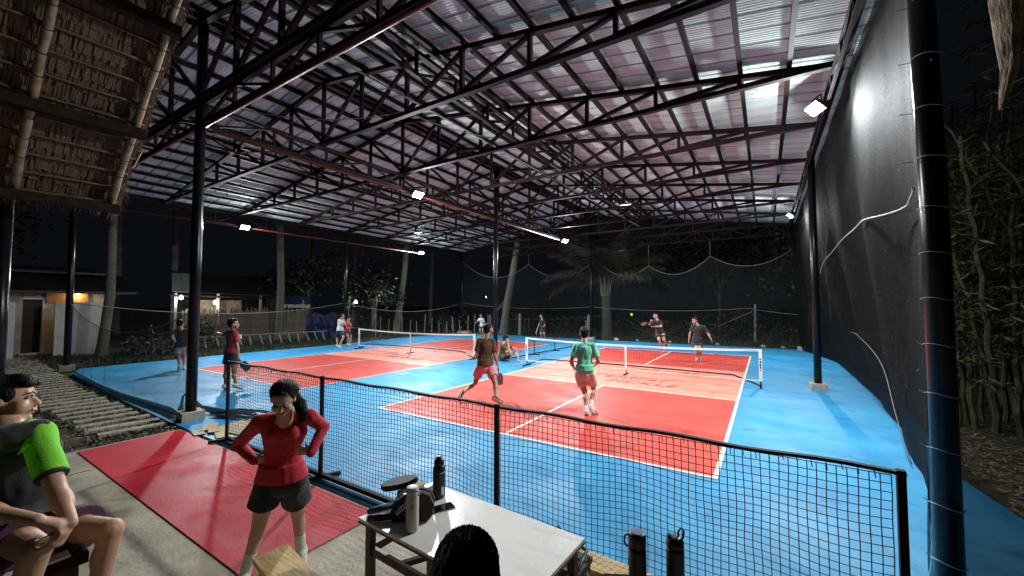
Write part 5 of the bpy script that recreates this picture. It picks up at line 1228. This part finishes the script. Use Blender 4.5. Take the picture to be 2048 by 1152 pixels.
# players
t, P, _ = person('brown','player in brown tee and coral pink shorts walking away on the right court', 'skin2', .97, False, .013, 'brown_tee_fabric','short','coral_short_fabric',.55,None,'black_shoe_fabric','short', hands=('relax','grip'), group='players')
hd_ = (P['WR']-P['ER']).normalized()
paddle(P['WR']+hd_*.07, (.25,-.25,-1), (.7,-.6,.1), 'paddle held low by the player in brown tee', 'oldwood' if False else 'maroon')
t, P, _ = person('green','player in mint green tee and khaki shorts seen from behind on the right court', 'skin2', .96, False, .013, 'mint_tee_fabric','short','khaki_short_fabric',.62,('white_sock_fabric',.26),'cream_shoe_fabric','short', hands=('grip','relax'), group='players', topfold=.012)
person('seated','young man in olive tee sitting on the court against the middle column', 'skin', .96, False, .013, 'olive_tee_fabric','short','black_short_fabric',.4,None,'black_shoe_fabric','mop')
t, P, _ = person('redleft','player in crimson jersey and black shorts standing left of the barrier net', 'skin2', 1.0, False, .013, 'crimson_jersey_fabric','short','black_short_fabric',.55,None,'cream_shoe_fabric','short', hands=('open','grip'), group='players')
part('jersey_mark', MB().box(lerp(P['P'],P['N'],.70)+Vector((.10,.10,0)),(.05,.12,.09),Matrix.Rotation(R(-40),3,'Z')), M['white'], t)
hd_ = (P['WR']-P['ER']).normalized(); paddle(P['WR']+hd_*.07, (.75,.45,-.9), (.5,-.85,.0), 'dark paddle hanging from the hand of the player in crimson', 'bluegrey')
person('leftback','man in dark tee and pale shorts bending behind the front left column, hands on hips', 'skin', .96, False, .014, 'charcoal_tee_fabric','short','pale_short_fabric',.6,('white_sock_fabric',.2),'white_sock_fabric','short', hands=('relax','relax'), group='players')
person('whitetee','man in white tee and navy shorts standing at the left end of the left net', 'skin3', .95, False, .014, 'white_tee_fabric','short','navy_short_fabric',.72,None,'cream_shoe_fabric','short', group='players')
t, P, _ = person('redkid','boy in red tee and dark shorts beside the man in white tee', 'skin', .87, False, .014, 'red_tee_fabric','short','navy_short_fabric',.3,None,'cream_shoe_fabric','mop', hands=('grip','grip'), group='players')
paddle(P['WR']+Vector((.05,.05,0)), (1,.6,.05), (0,0,1), 'small red paddle held out by the boy in red tee', 'crimson_jersey_fabric')
person('whitewoman','woman in white shirt and black shorts standing far behind the left court', 'skin3', .93, True, .015, 'white_tee_fabric','short','black_short_fabric',.4,None,'cream_shoe_fabric','long', group='onlookers at the far end')
t, P, _ = person('blackgirl','girl in black tee and black shorts standing far behind the right court', 'skin3', .93, True, .015, 'black_tee_fabric','short','black_short_fabric',.7,None,'cream_shoe_fabric','long', group='onlookers at the far end')
tw = MB().path([P['WR']+Vector((0,0,.05)),P['WR']+Vector((-.05,-.03,-.12)),P['WR']+Vector((-.10,-.06,-.30)),P['WR']+Vector((-.06,-.04,-.42))],[.02,.06,.085,.05],8,flat=.4)
solo('towel', tw, M['pink_fabric'], 'pink cloth hanging from the hand of the girl in black', 'towel', smooth=True, org=P['WR'])
t, P, _ = person('farleft','player in black tee swinging with both arms near the yellow ball, yellow shoes', 'skin3', 1.0, False, .014, 'black_tee_fabric','short','black_short_fabric',.62,('black_shoe_fabric',.35),'yellow_shoe_fabric','short', hands=('grip','grip'), group='players')
part('short_stripe', MB().box(lerp(P['LL'],P['KL'],.35)+Vector((.03,-.10,0)),(.10,.03,.24)), M['white'], t)
paddle(P['WR']+Vector((-.03,-.04,-.02)), (-.9,-.35,-.35), (.2,-.5,.85), 'dark paddle in the hands of the swinging player at the far end', 'maroon')
t, P, _ = person('farright','player in smoky black jersey at the far end of the right court, head turned left', 'skin3', .97, False, .014, 'smoky_jersey_fabric','short','black_short_fabric',.5,('white_sock_fabric',.16),'white_sock_fabric','short', hands=('relax','relax'), group='players')
part('short_trim', MB().path([lerp(P['LL'],P['KL'],.5)+Vector((a,b_-.09,c_)) for a,b_,c_ in ((-.09,0,-.03),(-.03,-.02,.02),(.02,-.02,-.02),(.07,0,.03))],.014,5), M['pink_fabric'], t)
solo('ball', MB().ball((1.86,11.5,1.66),(.046,.046,.054),n=16,m=12), M['ball'], 'yellow-green ball in the air left of the swinging player', 'ball', smooth=True, org=Vector((1.86,11.5,1.66)))
# ================================================================== table and what lies on it
TC = Vector((5.09,-3.47,.75)); TA = R(-3.2); TR = Matrix.Rotation(TA,3,'Z')
def tp_(x, y, z=0): return TC + TR @ Vector((x,y,z))
tb = thing('table', (TC.x,TC.y,0), 'white topped table with dark red wooden legs behind the barrier net', 'table')
part('table_top', MB().box(tp_(0,0,-.009),(1.24,.62,.018),TR), M['tabletop'], tb); part('edge_band', MB().box(tp_(0,0,-.024),(1.245,.625,.011),TR), M['maroon'], tb)
for x in (-.57,.57):
    for y in (-.255,.255): part('leg', MB().box(tp_(x,y,-.39),(.045,.045,.72),TR), M['maroon'], tb)
for y in (-.255,.255): part('apron', MB().box(tp_(0,y,-.20),(1.1,.022,.05),TR), M['maroon'], tb)
for x in (-.57,.57): part('apron', MB().box(tp_(x,0,-.20),(.022,.47,.05),TR), M['maroon'], tb)
part('brace', MB().bar(tp_(-.3,-.25,-.2),tp_(-.05,.25,-.2),.03,.03), M['maroon'], tb); part('brace', MB().bar(tp_(.3,-.25,-.2),tp_(.05,.25,-.2),.03,.03), M['maroon'], tb)
def bottle(loc, prof, m, label, cap_prof, capm, loop=None, group=None):
    L = Vector(loc); t = thing('bottle', loc, label, 'bottle', group)
    b = part('bottle_body', MB().lathe(prof, L, 28), m, t, smooth=True)
    c = part('cap', MB().lathe(cap_prof, L, 28), capm, t, smooth=True)
    if loop: part('carry_loop', MB().path([L+Vector(p) for p in loop], .0045, 6), capm, t, smooth=True)
    return t
wb = bottle((4.84,-3.665,.751), [(.034,0),(.037,.004),(.0375,.03),(.0375,.185),(.036,.2),(.033,.207)], M['greybottle'], 'ivory drinking bottle with a small figure mark, standing before the black bag',
       [(.0345,.204),(.0355,.208),(.0355,.245),(.034,.250),(.030,.252)], M['greybottle'], [(.034,-.01,.236),(.052,-.005,.238),(.056,.002,.222),(.040,.004,.208)])
W0 = Vector((4.84,-3.665,.751)); td = (Vector((6.62,-5.38,.751))-W0); td.z = 0; td.normalize(); tsd = Vector((-td.y,td.x,0))
fig = MB(); c0 = W0+td*.0385+Vector((0,0,.150)); o = lambda a,b_: c0 + tsd*a + Vector((0,0,b_)) - td*(a*a/.075)
for pl in ([(0,.010),(0,-.003)],[(-.009,.004),(0,.001),(.009,.007)],[(0,-.003),(-.007,-.013)],[(0,-.003),(.007,-.012)]): fig.path([o(a,b_) for a,b_ in pl],.0014,4)
fig.ball(o(.001,.015),.0028,n=8,m=6); part('figure_mark', fig, M['blackrub'], wb)
bb = bottle((4.69,-3.275,.751), [(.040,0),(.0425,.005),(.043,.03),(.043,.185),(.040,.205),(.033,.218)], M['blackrub'], 'tall matte black bottle at the far left corner of the white table',
       [(.033,.218),(.035,.222),(.035,.252),(.026,.256),(.022,.272),(.016,.276)], M['blackrub'], [(.020,-.02,.262),(.042,-.018,.262),(.046,-.008,.245),(.034,-.004,.232)])
B0 = Vector((4.69,-3.275,.751)); d1 = (Vector((6.62,-5.38,0))-Vector((4.69,-3.275,0))).normalized(); d1 = (Matrix.Rotation(R(35),3,'Z') @ d1); q1 = Matrix(((-d1.y,0,d1.x),(d1.x,0,d1.y),(0,1,0))).to_4x4()
text_part('bottle_lettering','owala',.016,M['white'],bb, Matrix.Translation(B0+d1*.0435+Vector((0,0,.175))) @ q1, .0012)
part('bottle_sticker', MB().box(B0+d1*.0428+Vector((0,0,.055)),(.003,.022,.05),Matrix.Rotation(math.atan2(d1.y,d1.x),3,'Z')), M['white'], bb)
ph = thing('phone', tuple(tp_(-.27,.08,0)), 'black smartphone lying face up on the white table', 'phone')
pa = Matrix.Rotation(R(64),3,'Z'); pc = Vector((4.815,-3.385,.7555))
part('case', MB().box(pc,(.160,.077,.008),pa), M['phoneframe'], ph); part('screen', MB().box(pc+Vector((0,0,.0047)),(.154,.071,.0012),pa), M['phone'], ph)
# black bag with lettering
bag = thing('paddle_bag', (4.72,-3.58,.75), 'black zip paddle bag with white lettering standing on the table behind the ivory bottle', 'bag')
ba = R(38); ux = Vector((math.cos(ba),math.sin(ba),0)); uy = Vector((-math.sin(ba),math.cos(ba),0)); bc = Vector((4.735,-3.565,.751))
mb = MB()
prof2 = [(-.115,.0),(-.125,.055),(-.095,.125),(-.03,.165),(.06,.170),(.11,.15),(.14,.09),(.12,.02),(.10,.0)]
vs = [bc+ux*a+uy*h*(1-.25*b_/.17)+Vector((0,0,b_)) for h in (-.062,.062) for a,b_ in prof2]; n = len(prof2)
mb.add(vs,[tuple(range(n)),tuple(n+k for k in range(n-1,-1,-1))]+[(k,k+n,(k+1)%n+n,(k+1)%n) for k in range(n)])
fused_part('bag_body', mb, .006, M['blackfab'], bag, smooth=3, folds=.006, fscale=16)
mwb = Matrix((( -(-ux.x),0,-uy.x,0),(ux.y,0,-uy.y,0),(0,1,0,0),(0,0,0,1)))
tx = Matrix.Translation(bc-uy*.066+Vector((0,0,.088))-ux*.062) @ Matrix(((ux.x,0,-uy.x,0),(ux.y,0,-uy.y,0),(0,1,0,0),(0,0,0,1))) @ Matrix.Rotation(R(42),4,'Z')
text_part('bag_lettering','uzu',.062,M['white'],bag,tx,.004,.3)
sq = MB().path([bc-uy*.067+ux*(-.085+.014*k)+Vector((0,0,.030+.012*math.sin(k*2.3)+.003*k)) for k in range(11)],.0022,4)
part('bag_scribble', sq, M['bluegrey'], bag)
part('zip', MB().path([bc+ux*a+Vector((0,0,b_+.004)) for a,b_ in prof2[1:7]],.0035,5), M['blackrub'], bag)
part('logo_patch', MB().box(bc+ux*-.02-uy*.045+Vector((0,0,.167)),(.055,.014,.002),Matrix.Rotation(ba,3,'Z')), M['white'], bag)
cv_ = thing('paddle_cover', (4.46,-3.40,.82), 'flat black padded paddle cover tilted above the left end of the table', 'cover')
mb = MB(); cc = Vector((4.49,-3.45,.862)); cu = Matrix.Rotation(R(20),3,'Z') @ Matrix.Rotation(R(-14),3,'Y')
N_ = 26
for h in (-.018,.0,.018):
    for k in range(N_):
        a = 2*math.pi*k/N_; f_ = 1 if h == 0 else .93; mb.v.append(cc + cu @ Vector((.135*math.copysign(abs(math.cos(a))**.75,math.cos(a))*f_, .085*math.sin(a)*f_, h)))
mb.f = [tuple(range(N_-1,-1,-1)), tuple(2*N_+k for k in range(N_))]+[(r_*N_+k,r_*N_+(k+1)%N_,(r_+1)*N_+(k+1)%N_,(r_+1)*N_+k) for r_ in (0,1) for k in range(N_)]
part('cover_shell', mb, M['blackfab'], cv_); part('paddle_edge', MB().bar(cc+cu@Vector((.02,.02,-.03)),cc+cu@Vector((.15,.05,-.06)),.10,.012), M['card'], cv_)
part('stand_block', MB().box((4.55,-3.44,.785),(.10,.08,.068)), M['blackfab'], cv_)
for k,(p0,p1,m_,lb) in enumerate((((4.505,-3.715,.782),(4.60,-3.55,.80),'bluegrey','blue-grey cylindrical paddle grip sticking out left of the bag'),((4.545,-3.750,.773),(4.66,-3.64,.773),'navyrub','dark tube with white rim at the front left corner of the table'))):
    t = thing('grip_tube', p0, lb, 'tube'); dd = (Vector(p1)-Vector(p0)).normalized()
    part('tube_body', MB().tube(p0,p1,.021,n=18), M[m_], t, smooth=True); part('rim', MB().lathe([(.013,-.004),(.021,-.004),(.0215,.002),(.0205,.006)],p0,18,dd), M['white' if k else 'blackrub'], t, smooth=True)
    part('tube_mouth', MB().lathe([(.013,-.0055),(.013,-.004)],p0,16,dd), M['blackrub'], t)
pd = thing('paddle', (4.60,-3.28,.77), 'navy paddle with pale marks lying behind the bag towards the black bottle', 'paddle')
part('blade', MB().box((4.615,-3.31,.775),(.10,.20,.014),Matrix.Rotation(R(-35),3,'Z')@Matrix.Rotation(R(20),3,'X')), M['navyrub'], pd); part('print', MB().box((4.625,-3.325,.784),(.05,.07,.004),Matrix.Rotation(R(-35),3,'Z')@Matrix.Rotation(R(20),3,'X')), M['bluegrey'], pd)
# bench end in the foreground
def bench(name, cx, cy, L, w_, h, rot, label, nplanks=2, legm='plank'):
    t = thing(name, (cx,cy,0), label, 'bench'); Rz = Matrix.Rotation(rot,3,'Z'); C0 = Vector((cx,cy,0)); pw_ = w_/nplanks
    for k in range(nplanks):
        part('seat_plank', MB().box(C0+Rz@Vector((0,-w_/2+pw_*(k+.5),h-.02)),(L,pw_-.006,.036),Rz), M['plank'], t)
    for sx in (-1,1):
        for sy in (-1,1): part('leg', MB().box(C0+Rz@Vector((sx*(L/2-.12),sy*(w_/2-.03),(h-.04)/2)),(.05,.04,h-.04),Rz), M[legm], t)
        part('cross_bar', MB().box(C0+Rz@Vector((sx*(L/2-.12),0,h-.07)),(.04,w_-.04,.05),Rz), M[legm], t)
    return t
bench('wooden_bench', 4.50, -4.055, 1.36, .215, .452, R(-9), 'pale wooden bench end beside the feet of the woman in red', 1)
bench('wooden_bench', 6.35, -2.70, 2.1, .19, .30, R(-2), 'low wooden bench under the barrier net right of the table', 1, 'beam')
# side stand with two black bottles
sd = thing('bottle_stand', (6.2,-3.53,0), 'small dark wooden stand just below the frame holding two black bottles', 'stand')
part('stand_top', MB().box((6.2,-3.53,.785),(.42,.30,.03),Matrix.Rotation(.5,3,'Z')), M['beam'], sd)
for x,y in ((-.15,-.1),(.15,-.1),(-.15,.1),(.15,.1)): part('leg', MB().box(Vector((6.2,-3.53,.385))+Matrix.Rotation(.5,3,'Z')@Vector((x,y,0)),(.035,.035,.77)), M['beam'], sd)
bp = [(.036,0),(.0375,.006),(.0375,.205),(.036,.222)]
b1 = bottle((6.128,-3.580,.801), bp, M['navyrub'], 'left of the two black bottles in front of the net, with a flat grey lid', [(.036,.222),(.0375,.226),(.0375,.272),(.034,.281),(.024,.283)], M['blackrub'], [(-.030,-.020,.275),(-.047,-.022,.268),(-.051,-.022,.238),(-.038,-.018,.220)], 'black bottles at the bottom edge')
part('lid_disc', MB().lathe([(.026,.2835),(.026,.2855),(.020,.286)],(6.128,-3.580,.801),24), M['bluegrey'], b1)
b2 = bottle((6.267,-3.492,.801), bp, M['blackrub'], 'right of the two black bottles in front of the net, with an upright wire loop', [(.036,.222),(.0375,.226),(.036,.250),(.026,.262),(.016,.266)], M['blackrub'], [(.014,.010,.258),(.012,.008,.285),(.022,.015,.300),(.033,.022,.288),(.030,.020,.262),(.022,.014,.246)], 'black bottles at the bottom edge')
part('spout', MB().tube((6.247,-3.505,1.055),(6.245,-3.507,1.078),.009,n=10), M['blackrub'], b2)
# chair peeking out behind the table
ch_ = thing('folding_chair', (5.38,-2.95,0), 'black folding chair with bright metal loops half hidden behind the white table', 'chair')
part('seat', MB().box((5.42,-2.92,.36),(.36,.34,.035)), M['blackfab'], ch_)
part('frame', MB().path([(5.25,-3.1,0),(5.25,-3.08,.38),(5.27,-2.78,.42),(5.42,-2.75,.45),(5.57,-2.78,.42),(5.59,-3.08,.38),(5.59,-3.1,0)],.012,8), M['blackrub'], ch_, smooth=True)
part('metal_loop', MB().path([(5.30,-2.75,.40),(5.30,-2.74,.46),(5.34,-2.74,.495),(5.39,-2.74,.46),(5.39,-2.75,.40)],.010,8), M['chrome'], ch_, smooth=True)
for x in (5.25,5.59): part('leg', MB().tube((x,-2.78,0),(x,-2.80,.40),.011), M['chrome'], ch_, smooth=True)
